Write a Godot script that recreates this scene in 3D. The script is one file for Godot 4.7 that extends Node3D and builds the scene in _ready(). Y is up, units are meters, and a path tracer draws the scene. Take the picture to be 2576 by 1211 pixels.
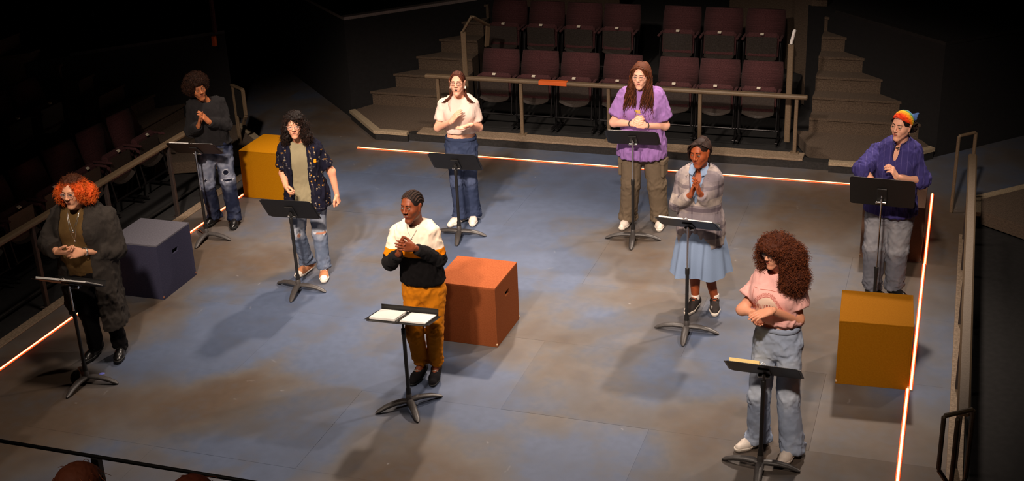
extends Node3D
# A rehearsal on a thrust stage: nine singers clapping behind music stands, painted boxes, dark seating banks.

# ---------------------------------------------------------------- mesh helper
class MB:
	var v := PackedVector3Array()
	var n := PackedVector3Array()
	var u := PackedVector2Array()
	var c := PackedColorArray()
	var i := PackedInt32Array()
	var col := Color(1, 1, 1)
	var xf := Transform3D()
	func vert(p: Vector3, nn: Vector3, uv := Vector2.ZERO) -> int:
		v.append(xf * p); n.append((xf.basis * nn).normalized()); u.append(uv); c.append(col)
		return v.size() - 1
	func tri(a: int, b: int, d: int) -> void:      # wound so that the face looks along its normals (clockwise)
		if (v[b] - v[a]).cross(v[d] - v[a]).dot(n[a] + n[b] + n[d]) > 0.0:
			i.append(a); i.append(d); i.append(b)
		else:
			i.append(a); i.append(b); i.append(d)
	func poly(pts: Array, nn: Vector3) -> void:     # convex, flat
		var k := []
		for p in pts: k.append(vert(p, nn))
		for j in range(1, k.size() - 1): tri(k[0], k[j], k[j + 1])
	func quad(a: Vector3, b: Vector3, d: Vector3, e: Vector3, uvs := []) -> void:
		var nn := (b - a).cross(e - a).normalized()
		var k := []
		var q := [a, b, d, e]
		for j in 4: k.append(vert(q[j], nn, uvs[j] if uvs.size() == 4 else Vector2.ZERO))
		tri(k[0], k[1], k[2]); tri(k[0], k[2], k[3])
	func box(cen: Vector3, size: Vector3, bev := 0.0, b := Basis()) -> void:
		var h := size * 0.5
		var keep := xf
		xf = xf * Transform3D(b, cen)
		bev = minf(bev, minf(h.x, minf(h.y, h.z)) * 0.9)
		for ax in 3:
			var ay := (ax + 1) % 3
			var az := (ax + 2) % 3
			for s in [-1.0, 1.0]:
				var q := []
				for t in [[-1, -1], [1, -1], [1, 1], [-1, 1]]:
					var p := Vector3()
					p[ax] = s * h[ax]; p[ay] = t[0] * (h[ay] - bev); p[az] = t[1] * (h[az] - bev)
					q.append(p)
				var nn := Vector3(); nn[ax] = s
				poly(q, nn)
			if bev > 0.0:
				for s in [-1.0, 1.0]:
					for t in [-1.0, 1.0]:      # edges along ax
						var q2 := []
						for w in [[1, 0, -1], [1, 0, 1], [0, 1, 1], [0, 1, -1]]:
							var p2 := Vector3()
							p2[ay] = s * (h[ay] - (0.0 if w[0] == 1 else bev)); p2[az] = t * (h[az] - (0.0 if w[1] == 1 else bev)); p2[ax] = w[2] * (h[ax] - bev)
							q2.append(p2)
						var n2 := Vector3(); n2[ay] = s; n2[az] = t
						poly(q2, n2.normalized())
		if bev > 0.0:
			for sx in [-1.0, 1.0]:
				for sy in [-1.0, 1.0]:
					for sz in [-1.0, 1.0]:
						poly([Vector3(sx * h.x, sy * (h.y - bev), sz * (h.z - bev)), Vector3(sx * (h.x - bev), sy * h.y, sz * (h.z - bev)), Vector3(sx * (h.x - bev), sy * (h.y - bev), sz * h.z)], Vector3(sx, sy, sz).normalized())
		xf = keep
	func prism(pts: Array, y0: float, y1: float) -> void:   # convex polygon in xz, extruded in y
		var t := []
		var b := []
		var cen := Vector3()
		for p in pts:
			t.append(Vector3(p.x, y1, p.y)); b.append(Vector3(p.x, y0, p.y)); cen += Vector3(p.x, 0, p.y) / pts.size()
		poly(t, Vector3.UP); poly(b, Vector3.DOWN)
		for k in pts.size():
			var m := (k + 1) % pts.size()
			var e: Vector3 = t[m] - t[k]
			var nn := Vector3(e.z, 0, -e.x).normalized()
			if nn.dot((t[k] + t[m]) * 0.5 - Vector3(cen.x, y1, cen.z)) < 0: nn = -nn
			poly([t[k], t[m], b[m], b[k]], nn)
	func tube(path: Array, rad: Array, sides := 8, flat := 1.0, upv := Vector3.UP, caps := true) -> void:
		var pn := path.size()
		var base := v.size()
		var side := Vector3()
		for k in pn:
			var d: Vector3 = (path[mini(k + 1, pn - 1)] - path[maxi(k - 1, 0)]).normalized()
			if k == 0:
				side = d.cross(upv)
				if side.length() < 0.05: side = d.cross(Vector3(0.3, 0.2, 1))
			side = (side - d * d.dot(side)).normalized()
			var up := side.cross(d)
			var r: float = rad[mini(k, rad.size() - 1)]
			for s in sides:
				var a := TAU * s / sides
				vert(path[k] + (side * cos(a) + up * sin(a) * flat) * r, side * cos(a) * flat + up * sin(a), Vector2(float(s) / sides, float(k) / pn))
		for k in pn - 1:
			for s in sides:
				var a0 := base + k * sides + s
				var a1 := base + k * sides + (s + 1) % sides
				tri(a0, a1, a1 + sides); tri(a0, a1 + sides, a0 + sides)
		if caps:
			for e in [0, pn - 1]:
				var d: Vector3 = (path[0] - path[1]).normalized() if e == 0 else (path[pn - 1] - path[pn - 2]).normalized()
				var q := []
				for s in sides: q.append(vert(xf.affine_inverse() * v[base + e * sides + s], d))
				for s in range(1, sides - 1): tri(q[0], q[s], q[s + 1])
	func lathe(prof: Array, sides := 20, at := Vector3.ZERO, b := Basis()) -> void:   # prof: Vector2(radius, height)
		var keep := xf
		xf = xf * Transform3D(b, at)
		var base := v.size()
		for k in prof.size():
			var d: Vector2 = prof[mini(k + 1, prof.size() - 1)] - prof[maxi(k - 1, 0)]
			var nn := Vector2(d.y, -d.x).normalized()
			for s in sides + 1:
				var a := TAU * s / sides
				vert(Vector3(cos(a) * prof[k].x, prof[k].y, sin(a) * prof[k].x), Vector3(cos(a) * nn.x, nn.y, sin(a) * nn.x))
		for k in prof.size() - 1:
			for s in sides:
				var a0 := base + k * (sides + 1) + s
				tri(a0, a0 + 1, a0 + sides + 2); tri(a0, a0 + sides + 2, a0 + sides + 1)
		xf = keep
	func ball(cen: Vector3, r: Vector3, seg := 10, b := Basis()) -> void:
		var keep := xf
		xf = xf * Transform3D(b, cen)
		var base := v.size()
		var rows := maxi(4, seg / 2)
		for a in rows + 1:
			var th := PI * a / rows
			for s in seg + 1:
				var ph := TAU * s / seg
				var d := Vector3(sin(th) * cos(ph), cos(th), sin(th) * sin(ph))
				vert(d * r, (d / r).normalized(), Vector2(float(s) / seg, float(a) / rows))
		for a in rows:
			for s in seg:
				var q := base + a * (seg + 1) + s
				tri(q, q + 1, q + seg + 2); tri(q, q + seg + 2, q + seg + 1)
		xf = keep
	func mesh(colored := false) -> ArrayMesh:
		var arr := []
		arr.resize(Mesh.ARRAY_MAX)
		arr[Mesh.ARRAY_VERTEX] = v; arr[Mesh.ARRAY_NORMAL] = n; arr[Mesh.ARRAY_TEX_UV] = u
		if colored: arr[Mesh.ARRAY_COLOR] = c
		arr[Mesh.ARRAY_INDEX] = i
		var m := ArrayMesh.new()
		m.add_surface_from_arrays(Mesh.PRIMITIVE_TRIANGLES, arr)
		return m

# ---------------------------------------------------------------- scene helpers
var used := {}
func numbered(called: String) -> String:
	used[called] = used.get(called, 0) + 1
	return called if used[called] == 1 else "%s_%03d" % [called, used[called] - 1]

func tag(o: Node3D, label := "", category := "", group := "", kind := "") -> Node3D:
	if label: o.set_meta("label", label)
	if category: o.set_meta("category", category)
	if group: o.set_meta("group", group)
	if kind: o.set_meta("kind", kind)
	return o

func thing(called: String, label: String, category: String, at := Vector3.ZERO, turn := 0.0, group := "") -> Node3D:
	var o := Node3D.new()
	o.name = numbered(called); add_child(o)
	o.position = at; o.rotation.y = turn
	return tag(o, label, category, group)

func obj(called: String, mb, mat: Material, parent: Node = self, colored := false) -> MeshInstance3D:
	var o := MeshInstance3D.new()
	o.name = numbered(called) if parent == self else called
	o.mesh = mb.mesh(colored) if mb is MB else mb
	o.material_override = mat
	parent.add_child(o, true)
	return o

func struct(called: String, mb, mat: Material, parent: Node = self) -> MeshInstance3D:
	var o := obj(called, mb, mat, parent)
	if parent == self: o.set_meta("kind", "structure")
	return o

func copy_of(o: Node3D, at: Vector3, turn: float, label: String) -> Node3D:
	var d: Node3D = o.duplicate()
	d.name = numbered(str(o.name).split("_0")[0]); add_child(d)
	d.position = at; d.rotation.y = turn
	d.set_meta("label", label)
	return d

var noise_cache := {}
func noise_tex(freq: float, seed_: int, ramp_a: Color, ramp_b: Color, size := 256, normal := false, bump := 4.0) -> NoiseTexture2D:
	var key := str([freq, seed_, ramp_a, ramp_b, size, normal])
	if noise_cache.has(key): return noise_cache[key]
	var f := FastNoiseLite.new()
	f.seed = seed_; f.frequency = freq; f.fractal_octaves = 4
	var t := NoiseTexture2D.new()
	t.width = size; t.height = size; t.seamless = true; t.noise = f
	if normal:
		t.as_normal_map = true; t.bump_strength = bump
	else:
		var g := Gradient.new()
		g.set_color(0, ramp_a); g.set_color(1, ramp_b)
		t.color_ramp = g
	noise_cache[key] = t
	return t

func mat(color: Color, rough := 0.8, metal := 0.0, spec := 0.5) -> StandardMaterial3D:
	var m := StandardMaterial3D.new()
	m.albedo_color = color; m.roughness = rough; m.metallic = metal; m.metallic_specular = spec
	return m

# colour mottled between two tones by a grain texture laid on in triplanar fashion
func grain(color: Color, amount := 0.25, scale := 3.0, rough := 0.85, bump := 0.0, freq := 0.03) -> StandardMaterial3D:
	var m := mat(Color(1, 1, 1), rough)
	m.albedo_texture = noise_tex(freq, 11, color.darkened(amount), color.lightened(amount * 0.6))
	m.uv1_triplanar = true; m.uv1_scale = Vector3.ONE * scale
	if bump > 0.0:
		m.normal_enabled = true
		m.normal_texture = noise_tex(freq * 2.0, 5, Color.BLACK, Color.WHITE, 256, true, 6.0)
		m.normal_scale = bump
	return m

func glow(color: Color, energy: float) -> StandardMaterial3D:
	var m := mat(color, 0.5)
	m.emission_enabled = true; m.emission = color; m.emission_energy_multiplier = energy
	return m

# ---------------------------------------------------------------- camera, light, exposure
func setup() -> void:
	var cam := Camera3D.new()
	cam.name = "camera"
	cam.fov = 20.7505
	cam.near = 0.1; cam.far = 100.0
	add_child(cam)
	cam.position = Vector3(0, 5.40941, 0)
	var b := Basis(Vector3.UP, 0.338536) * Basis(Vector3.RIGHT, -0.404038) * Basis(Vector3.BACK, -0.0435994)
	cam.basis = b
	cam.current = true
	var e := Environment.new()
	e.background_mode = Environment.BG_COLOR
	e.background_color = Color(0.0, 0.0, 0.0)
	e.tonemap_mode = Environment.TONE_MAPPER_LINEAR
	e.tonemap_exposure = 1.14
	e.sdfgi_enabled = true; e.ssao_enabled = true; e.ssil_enabled = true
	var we := WorldEnvironment.new()
	we.name = "world"; we.environment = e
	add_child(we)

const WARM := Color(1.0, 0.91, 0.835)
# a theatre lantern hung from the grid: can, yoke, glowing lens and the spot light just in front of the lens
func lantern(at: Vector3, aim: Vector3, energy: float, angle: float, col: Color, label: String, size := 0.25) -> void:
	var t := thing("stage_lantern", label, "stage light", at)
	t.look_at_from_position(at, aim, Vector3.UP)
	var m := MB.new()
	m.lathe([Vector2(0.0, -0.34), Vector2(0.07, -0.34), Vector2(0.09, -0.3), Vector2(0.1, -0.1), Vector2(0.125, 0.06), Vector2(0.125, 0.1), Vector2(0.115, 0.1), Vector2(0.11, 0.02)], 20, Vector3.ZERO, Basis(Vector3.RIGHT, -PI / 2))
	obj("can", m, M.black_metal, t)
	m = MB.new()
	m.tube([Vector3(-0.14, 0, 0.1), Vector3(-0.15, 0.2, 0.1), Vector3(0.15, 0.2, 0.1), Vector3(0.14, 0, 0.1)], [0.012], 6)
	m.tube([Vector3(0, 0.2, 0.1), Vector3(0, 0.5, 0.1)], [0.012], 6)
	obj("yoke", m, M.black_metal, t)
	m = MB.new()
	m.lathe([Vector2(0.0, 0.05), Vector2(0.06, 0.044), Vector2(0.108, 0.03)], 20, Vector3.ZERO, Basis(Vector3.RIGHT, -PI / 2))
	obj("lens", m, M.lens_glow, t)
	var l := SpotLight3D.new()
	l.name = "beam"
	l.light_color = col; l.light_energy = energy; l.spot_angle = angle; l.spot_angle_attenuation = 0.9
	l.spot_range = 40.0; l.spot_attenuation = 2.0; l.light_size = size; l.shadow_enabled = true
	t.add_child(l)
	l.position = Vector3(0, 0, -0.13)

var M := {}

# ---------------------------------------------------------------- the place
func materials() -> void:
	M.black_metal = mat(Color(0.06, 0.055, 0.055), 0.45, 0.3)
	M.lens_glow = glow(Color(1.0, 0.85, 0.65), 2.0)
	M.house_black = grain(Color(0.04, 0.038, 0.04), 0.1, 1.5, 0.95)
	M.drape = grain(Color(0.03, 0.027, 0.034), 0.1, 2.0, 0.95)
	M.black_paint = grain(Color(0.062, 0.056, 0.052), 0.15, 3.0, 0.7)
	M.brown_board = grain(Color(0.50, 0.42, 0.33), 0.22, 4.0, 0.75, 0.3)
	M.carpet = grain(Color(0.31, 0.245, 0.185), 0.2, 6.0, 1.0, 0.6)
	M.nosing = grain(Color(0.62, 0.55, 0.44), 0.2, 5.0, 0.7)
	M.post_shaded = grain(Color(0.17, 0.14, 0.13), 0.12, 6.0, 0.55)  # rail tan with shade put into the colour, for the side posts
	M.rail_paint = grain(Color(0.39, 0.32, 0.235), 0.12, 6.0, 0.55)
	M.wall_trim = grain(Color(0.50, 0.46, 0.44), 0.2, 5.0, 0.7)
	M.white_tape = mat(Color(0.86, 0.85, 0.84), 0.7)
	M.orange_patch = mat(Color(0.80, 0.36, 0.12), 0.6)  # rail segment; also the orange light painted on the gallery corner
	M.seat_red = grain(Color(0.21, 0.038, 0.048), 0.3, 9.0, 0.95, 0.5)
	M.seat_shell = grain(Color(0.16, 0.135, 0.12), 0.15, 5.0, 0.38)
	M.seat_metal = mat(Color(0.13, 0.125, 0.13), 0.35, 0.6)
	M.plate = mat(Color(0.80, 0.77, 0.70), 0.5)
	M.stand_black = mat(Color(0.105, 0.10, 0.098), 0.5, 0.15)
	M.cast_grey = grain(Color(0.21, 0.195, 0.19), 0.15, 8.0, 0.45)
	M.chrome = mat(Color(0.85, 0.84, 0.82), 0.22, 1.0)
	M.binder = mat(Color(0.07, 0.065, 0.07), 0.35)
	M.paper = grain(Color(0.93, 0.92, 0.90), 0.03, 6.0, 0.9)
	M.cream_paper = mat(Color(0.93, 0.82, 0.55), 0.8)
	M.led_core = glow(Color(1.0, 0.82, 0.55), 2.6)
	M.led_edge = glow(Color(1.0, 0.26, 0.04), 1.1)

const SX0 := -8.08
const SX1 := 0.335
const SZ0 := -14.735
const SZ1 := -6.0

func floor_texture() -> ImageTexture:
	# scenic paint: slate blue scumbled with taupe brown in broad patches that mostly follow the sheets
	var w := 1024
	var f1 := FastNoiseLite.new(); f1.seed = 3; f1.frequency = 0.0045; f1.fractal_octaves = 3
	var f2 := FastNoiseLite.new(); f2.seed = 9; f2.frequency = 0.02; f2.fractal_octaves = 4
	var f3 := FastNoiseLite.new(); f3.seed = 21; f3.frequency = 0.09; f3.fractal_octaves = 3
	var n1 := f1.get_image(w, w, false, false, false).get_data()
	var n2 := f2.get_image(w, w, false, false, false).get_data()
	var n3 := f3.get_image(w, w, false, false, false).get_data()
	# dabs of brown (+) and blue (-): x, z, radius x, radius z, weight
	var dabs := [[-6.4, -9.97, 0.48, 0.61, -0.55], [-5.57, -9.38, 0.69, 0.76, -0.55], [-6.03, -8.87, 0.48, 0.69, -0.55], [-6.47, -8.86, 0.59, 0.57, -0.55], [-4.5, -9.07, 0.67, 0.55, -0.55], [-6.79, -13.36, 0.57, 0.73, -0.55], [-6.01, -13.19, 0.58, 0.76, -0.55], [-4.73, -13.0, 0.67, 0.93, -0.55], [-3.78, -12.91, 0.54, 0.79, -0.55], [-3.38, -10.65, 0.66, 0.63, -0.55], [-3.27, -13.55, 0.45, 0.94, -0.55], [-4.76, -7.84, 0.54, 0.64, -0.55], [-4.45, -8.56, 0.72, 0.76, -0.55], [-3.97, -14.23, 0.59, 0.85, -0.55], [-3.47, -8.49, 0.46, 0.82, -0.55], [-1.85, -9.78, 0.56, 0.54, -0.55], [-2.8, -11.13, 0.65, 0.92, -0.55], [-2.89, -9.98, 0.51, 0.78, -0.55], [-2.93, -8.55, 0.54, 0.83, -0.55], [-2.26, -8.0, 0.67, 0.6, -0.55], [-4.23, -12.02, 0.7, 0.8, -0.55], [0.1, -10.27, 0.65, 0.87, -0.55], [-6.8, -10.28, 0.58, 0.84, 0.5], [-6.75, -10.78, 0.71, 0.55, 0.5], [-6.11, -12.16, 0.7, 0.68, 0.5], [-5.91, -8.19, 0.59, 0.57, 0.5], [-5.12, -8.27, 0.66, 0.63, 0.5], [-4.55, -8.29, 0.71, 0.62, 0.5], [-3.43, -7.76, 0.62, 0.68, 0.5], [-3.72, -7.68, 0.63, 0.59, 0.5], [-5.96, -7.53, 0.5, 0.84, 0.5], [-7.41, -14.83, 0.68, 0.76, 0.5], [-7.22, -13.71, 0.73, 0.59, 0.5], [-3.42, -12.21, 0.71, 0.58, 0.5], [-2.58, -11.29, 0.74, 0.78, 0.5], [-2.86, -10.2, 0.63, 0.94, 0.5], [-3.57, -10.03, 0.69, 0.86, 0.5], [-1.4, -8.63, 0.47, 0.67, 0.5], [-0.63, -8.73, 0.48, 0.59, 0.5], [-0.8, -9.1, 0.51, 0.89, 0.5], [-2.78, -8.93, 0.49, 0.63, 0.5], [-0.81, -10.5, 0.6, 0.88, 0.5], [0.12, -9.03, 0.74, 0.82, 0.5], [0.08, -11.83, 0.51, 0.75, 0.5], [-5.48, -13.9, 0.66, 0.52, 0.5], [-7.17, -7.81, 0.65, 0.67, 0.75], [-6.92, -7.28, 0.63, 0.8, 0.75], [-7.41, -8.63, 0.65, 0.74, 0.75], [-7.63, -10.76, 0.62, 0.59, 0.75], [-7.04, -9.21, 0.6, 0.56, 0.75], [-7.75, -12.12, 0.59, 0.74, 0.75], [-8.72, -15.56, 0.68, 0.68, 0.75], [-7.84, -15.37, 0.46, 0.74, 0.75], [0.09, -13.42, 0.51, 0.83, 0.75], [0.07, -12.57, 0.57, 0.67, 0.75], [0.14, -8.62, 0.72, 0.68, 0.75], [-1.27, -13.57, 0.55, 0.66, 0.75], [-1.42, -13.07, 0.59, 0.54, 0.75]]
	var rng := RandomNumberGenerator.new(); rng.seed = 77
	var cells := PackedFloat32Array(); cells.resize(40 * 40)
	for k in 1600: cells[k] = rng.randf_range(-1.0, 1.0)
	var g := 160                                              # coarse map of how brown (+) or blue (-) each part is; its steps follow the sheets
	var bias := PackedFloat32Array(); bias.resize(g * g)
	for y in g:
		for x in g:
			var px := -9.0 + 10.5 * (x + 0.5) / g
			var pz := -16.5 + 11.0 * (y + 0.5) / g
			var s := 0.0
			for d in dabs:
				var ax: float = absf(px - d[0]) / d[2]
				var az: float = absf(pz - d[1]) / d[3]
				if ax < 1.3 and az < 1.3: s += d[4] * smoothstep(1.3, 0.55, pow(pow(ax, 3.0) + pow(az, 3.0), 0.333))
			var cx := int((px - SX0) / 0.61 + 8.0)
			var cz := int((pz - SZ0) / 1.22 + 8.0)
			bias[y * g + x] = s + 0.28 * smoothstep(-4.0, -2.0, px) + 0.2 * cells[clampi(cz * 40 + cx, 0, 1599)]
	var blue := Color(0.295, 0.34, 0.43)
	var brown := Color(0.345, 0.323, 0.31)
	var umber := Color(0.32, 0.268, 0.222)
	var dark := Color(0.26, 0.275, 0.32)
	var data := PackedByteArray(); data.resize(w * w * 3)
	for y in w:
		for x in w:
			var k := y * w + x
			var swirl := (n1[k] - 128) / 128.0
			var mid := (n2[k] - 128) / 128.0
			var fine := (n3[k] - 128) / 128.0
			var bx := clampf(x * float(g) / w - 0.5, 0, g - 1.01)
			var by := clampf(y * float(g) / w - 0.5, 0, g - 1.01)
			var ix := int(bx)
			var iy := int(by)
			var o := iy * g + ix
			var b := lerpf(lerpf(bias[o], bias[o + 1], bx - ix), lerpf(bias[o + g], bias[o + g + 1], bx - ix), by - iy)
			var t := 0.5 + 0.85 * (b * 1.2 + swirl * 0.9 + mid * 0.7 + fine * 0.18)
			var c := blue.lerp(brown, clampf(t, 0.0, 1.0))
			if t > 1.0: c = c.lerp(umber, clampf((t - 1.0) * 1.6, 0.0, 1.0))
			c = c.lerp(dark, clampf(mid * 0.5 - swirl * 0.2 + fine * 0.25 + 0.02, 0.0, 0.6))
			c = c * (1.0 + fine * 0.06)
			data[k * 3] = int(clampf(c.r, 0, 1) * 255); data[k * 3 + 1] = int(clampf(c.g, 0, 1) * 255); data[k * 3 + 2] = int(clampf(c.b, 0, 1) * 255)
	# scuffs: short pale scratches
	var im := Image.create_from_data(w, w, false, Image.FORMAT_RGB8, data)
	for k in 90:
		var p := Vector2(rng.randf() * w, rng.randf() * w)
		var dd := Vector2.from_angle(rng.randf() * TAU) * rng.randf_range(1, 9)
		for q in 24:
			var at := p + dd * q / 24.0
			if at.x > 1 and at.y > 1 and at.x < w - 1 and at.y < w - 1: im.set_pixelv(Vector2i(at), im.get_pixelv(Vector2i(at)).lerp(Color(0.60, 0.60, 0.62), 0.09))
	return ImageTexture.create_from_image(im)

func floor_uv(x: float, z: float) -> Vector2:
	return Vector2((x + 9.0) / 10.5, (z + 16.5) / 11.0)

func flat_panel(x0: float, x1: float, z0: float, z1: float, y: float) -> MB:
	var m := MB.new()
	var g := 0.0003
	m.box(Vector3((x0 + x1) / 2, y - 0.004, (z0 + z1) / 2), Vector3(x1 - x0 - 2 * g, 0.008, z1 - z0 - 2 * g), 0.0007)
	for k in m.v.size(): m.u[k] = floor_uv(m.v[k].x, m.v[k].z)
	return m

func stage() -> void:
	var tex := floor_texture()
	var fm := []
	for k in 3:
		var m := mat(Color(1, 1, 1).darkened([0.0, 0.03, 0.015][k]), [0.62, 0.66, 0.6][k], 0.0, 0.4)
		m.albedo_texture = tex
		m.detail_enabled = true
		m.detail_blend_mode = BaseMaterial3D.BLEND_MODE_MUL
		m.detail_albedo = noise_tex(0.05, 17, Color(0.86, 0.86, 0.86), Color(1, 1, 1), 512)
		m.detail_uv_layer = BaseMaterial3D.DETAIL_UV_1
		fm.append(m)
	for m in fm: m.detail_enabled = false
	var root := Node3D.new()
	root.name = "floor"; add_child(root); root.set_meta("kind", "structure")
	var base := MB.new()
	base.box(Vector3((SX0 + SX1) / 2, -0.014, (SZ0 + SZ1) / 2), Vector3(SX1 - SX0, 0.012, SZ1 - SZ0))
	obj("subfloor", base, M.black_paint, root)
	var rng := RandomNumberGenerator.new(); rng.seed = 4
	var z := SZ0
	var row := 0
	while z < SZ1 - 0.01:
		var z1 := minf(z + 1.22, SZ1)
		var x := SX0
		var first := 2.44 if row % 2 == 0 else 1.22
		while x < SX1 - 0.01:
			var x1 := minf(x + first, SX1)
			first = 2.44
			obj("floor_panel", flat_panel(x, x1, z, z1, rng.randf_range(-0.001, 0.0005)), fm[rng.randi() % 3], root)
			x = x1
		z = z1
		row += 1
	# the two passages that leave the back corners of the stage on the diagonal
	for s in [0, 1]:
		var m := MB.new()
		var pts := [Vector2(-6.95, -14.735), Vector2(-8.08, -14.735), Vector2(-8.08, -13.55), Vector2(-11.2, -16.7), Vector2(-10.05, -17.85)]
		if s == 1: for k in pts.size(): pts[k].x = -7.77 - pts[k].x
		m.prism([pts[0], pts[1], pts[2], pts[3], pts[4]], -0.02, -0.003)
		for k in m.v.size(): m.u[k] = floor_uv(m.v[k].x, m.v[k].z)
		obj("passage_panel", m, fm[s], root)
	var fl := MB.new()
	fl.box(Vector3(-4, -0.25, -9), Vector3(30, 0.4, 40))
	struct("floor", fl, M.house_black)
	# house walls, ceiling
	for w in [["wall_back", Vector3(-4, 4.5, -25), Vector3(30, 11, 0.4)], ["wall_front", Vector3(-4, 4.5, 8), Vector3(30, 11, 0.4)], ["wall_left", Vector3(-19, 4.5, -9), Vector3(0.4, 11, 40)], ["wall_right", Vector3(11, 4.5, -9), Vector3(0.4, 11, 40)], ["ceiling", Vector3(-4, 10.1, -9), Vector3(30, 0.4, 40)]]:
		var m := MB.new(); m.box(w[1], w[2])
		struct(w[0], m, M.drape)

# the seating bank is laid out once, at the back of the stage, and mapped to the left side by a mirror in the corner's diagonal and to the right by a mirror across the stage
func place_at(side: int, x: float, z: float) -> Vector2:
	if side == 0: return Vector2(x, z)                       # back, its left stair
	if side == 1: return Vector2(-7.77 - x, z)               # back, its right stair
	var p := Vector2(z + 6.55, x - 6.92)                     # left bank
	if side == 2: return p
	return Vector2(-7.77 - p.x, p.y)                         # right bank

func mapped(side: int, pts: Array) -> Array:
	var o := []
	for p in pts: o.append(place_at(side, p[0], p[1]))
	return o

func stair(side: int, label: String) -> void:
	var t := thing("staircase", label, "stairs")
	t.set_meta("kind", "structure")
	var m := MB.new()
	m.prism(mapped(side, [[-6.95, -14.70], [-6.62, -14.70], [-6.2, -15.25], [-6.0, -15.74], [-7.47, -15.74], [-7.63, -15.42]]), -0.02, 0.125)
	obj("landing", m, M.carpet, t)
	m = MB.new()
	m.prism(mapped(side, [[-6.985, -14.655], [-6.93, -14.74], [-7.61, -15.46], [-7.67, -15.40]]), 0.09, 0.133)
	m.prism(mapped(side, [[-6.985, -14.655], [-6.52, -14.655], [-6.52, -14.74], [-6.93, -14.74]]), 0.09, 0.133)
	obj("nosing", m, M.nosing, t)
	m = MB.new()
	m.prism(mapped(side, [[-6.97, -14.672], [-6.94, -14.72], [-7.62, -15.44], [-7.655, -15.40]]), -0.02, 0.09)
	m.prism(mapped(side, [[-6.97, -14.672], [-6.52, -14.672], [-6.52, -14.72], [-6.94, -14.72]]), -0.02, 0.09)
	obj("skirt", m, M.black_paint, t)
	for k in 8:
		var z0 := -15.72 - 0.25 * k
		var z1 := z0 - (0.25 if k < 7 else 1.0)
		m = MB.new()
		var y := 0.125 + 0.19 * (k + 1)
		m.prism(mapped(side, [[-23.2 - z0, z0], [-6.17, z0], [-6.17, z1 - 0.04], [-23.2 - z1 + 0.04, z1 - 0.04]]), -0.02, y - 0.03)
		m.prism(mapped(side, [[-23.2 - z0 - 0.01, z0 + 0.02], [-6.17, z0 + 0.02], [-6.17, z1 - 0.04], [-23.2 - z1 + 0.03, z1 - 0.04]]), y - 0.03, y)
		obj("step", m, M.carpet, t)

# the block between a stair and the passage: a dark parapet wall with a pale cap along its top edges
func corner_block(side: int) -> void:
	var m := MB.new()
	m.prism(mapped(side, [[-7.68, -15.50], [-5.93, -17.25], [-5.93, -20.5], [-11.2, -19.0]]), -0.05, 1.34)
	struct("wall_corner", m, M.drape)
	m = MB.new()
	m.prism(mapped(side, [[-7.68, -15.50], [-6.3, -16.88], [-6.38, -16.96], [-7.76, -15.58]]), 1.34, 1.38)
	m.prism(mapped(side, [[-7.68, -15.50], [-7.76, -15.58], [-11.2, -18.95], [-11.2, -18.8]]), 1.34, 1.38)
	struct("trim_cap", m, M.wall_trim if side == 0 else M.black_paint)

func flat_bar(m: MB, a: Vector3, b: Vector3, wide: float, thick: float) -> void:
	var d := (b - a)
	var y := d.normalized()
	var x := y.cross(Vector3.UP)
	if x.length() < 0.01: x = Vector3.RIGHT
	x = x.normalized()
	m.box((a + b) / 2, Vector3(wide, d.length(), thick), minf(wide, thick) * 0.3, Basis(x, y, x.cross(y)))

func railing(label: String, a: Vector3, b: Vector3, posts: Array, foot: float, post_mat := "rail_paint") -> Node3D:
	var t := thing("railing", label, "railing")
	var m := MB.new()
	flat_bar(m, a, b, 0.085, 0.045)
	obj("top_rail", m, M.rail_paint, t)
	for p in posts:
		m = MB.new()
		var q: Vector3 = a + (b - a) * p
		m.box(Vector3(q.x, (foot + q.y - 0.02) / 2, q.z), Vector3(0.042, q.y - 0.02 - foot, 0.042), 0.004)
		m.box(Vector3(q.x, foot + 0.004, q.z), Vector3(0.1, 0.008, 0.1), 0.002)
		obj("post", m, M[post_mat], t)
	return t

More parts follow.
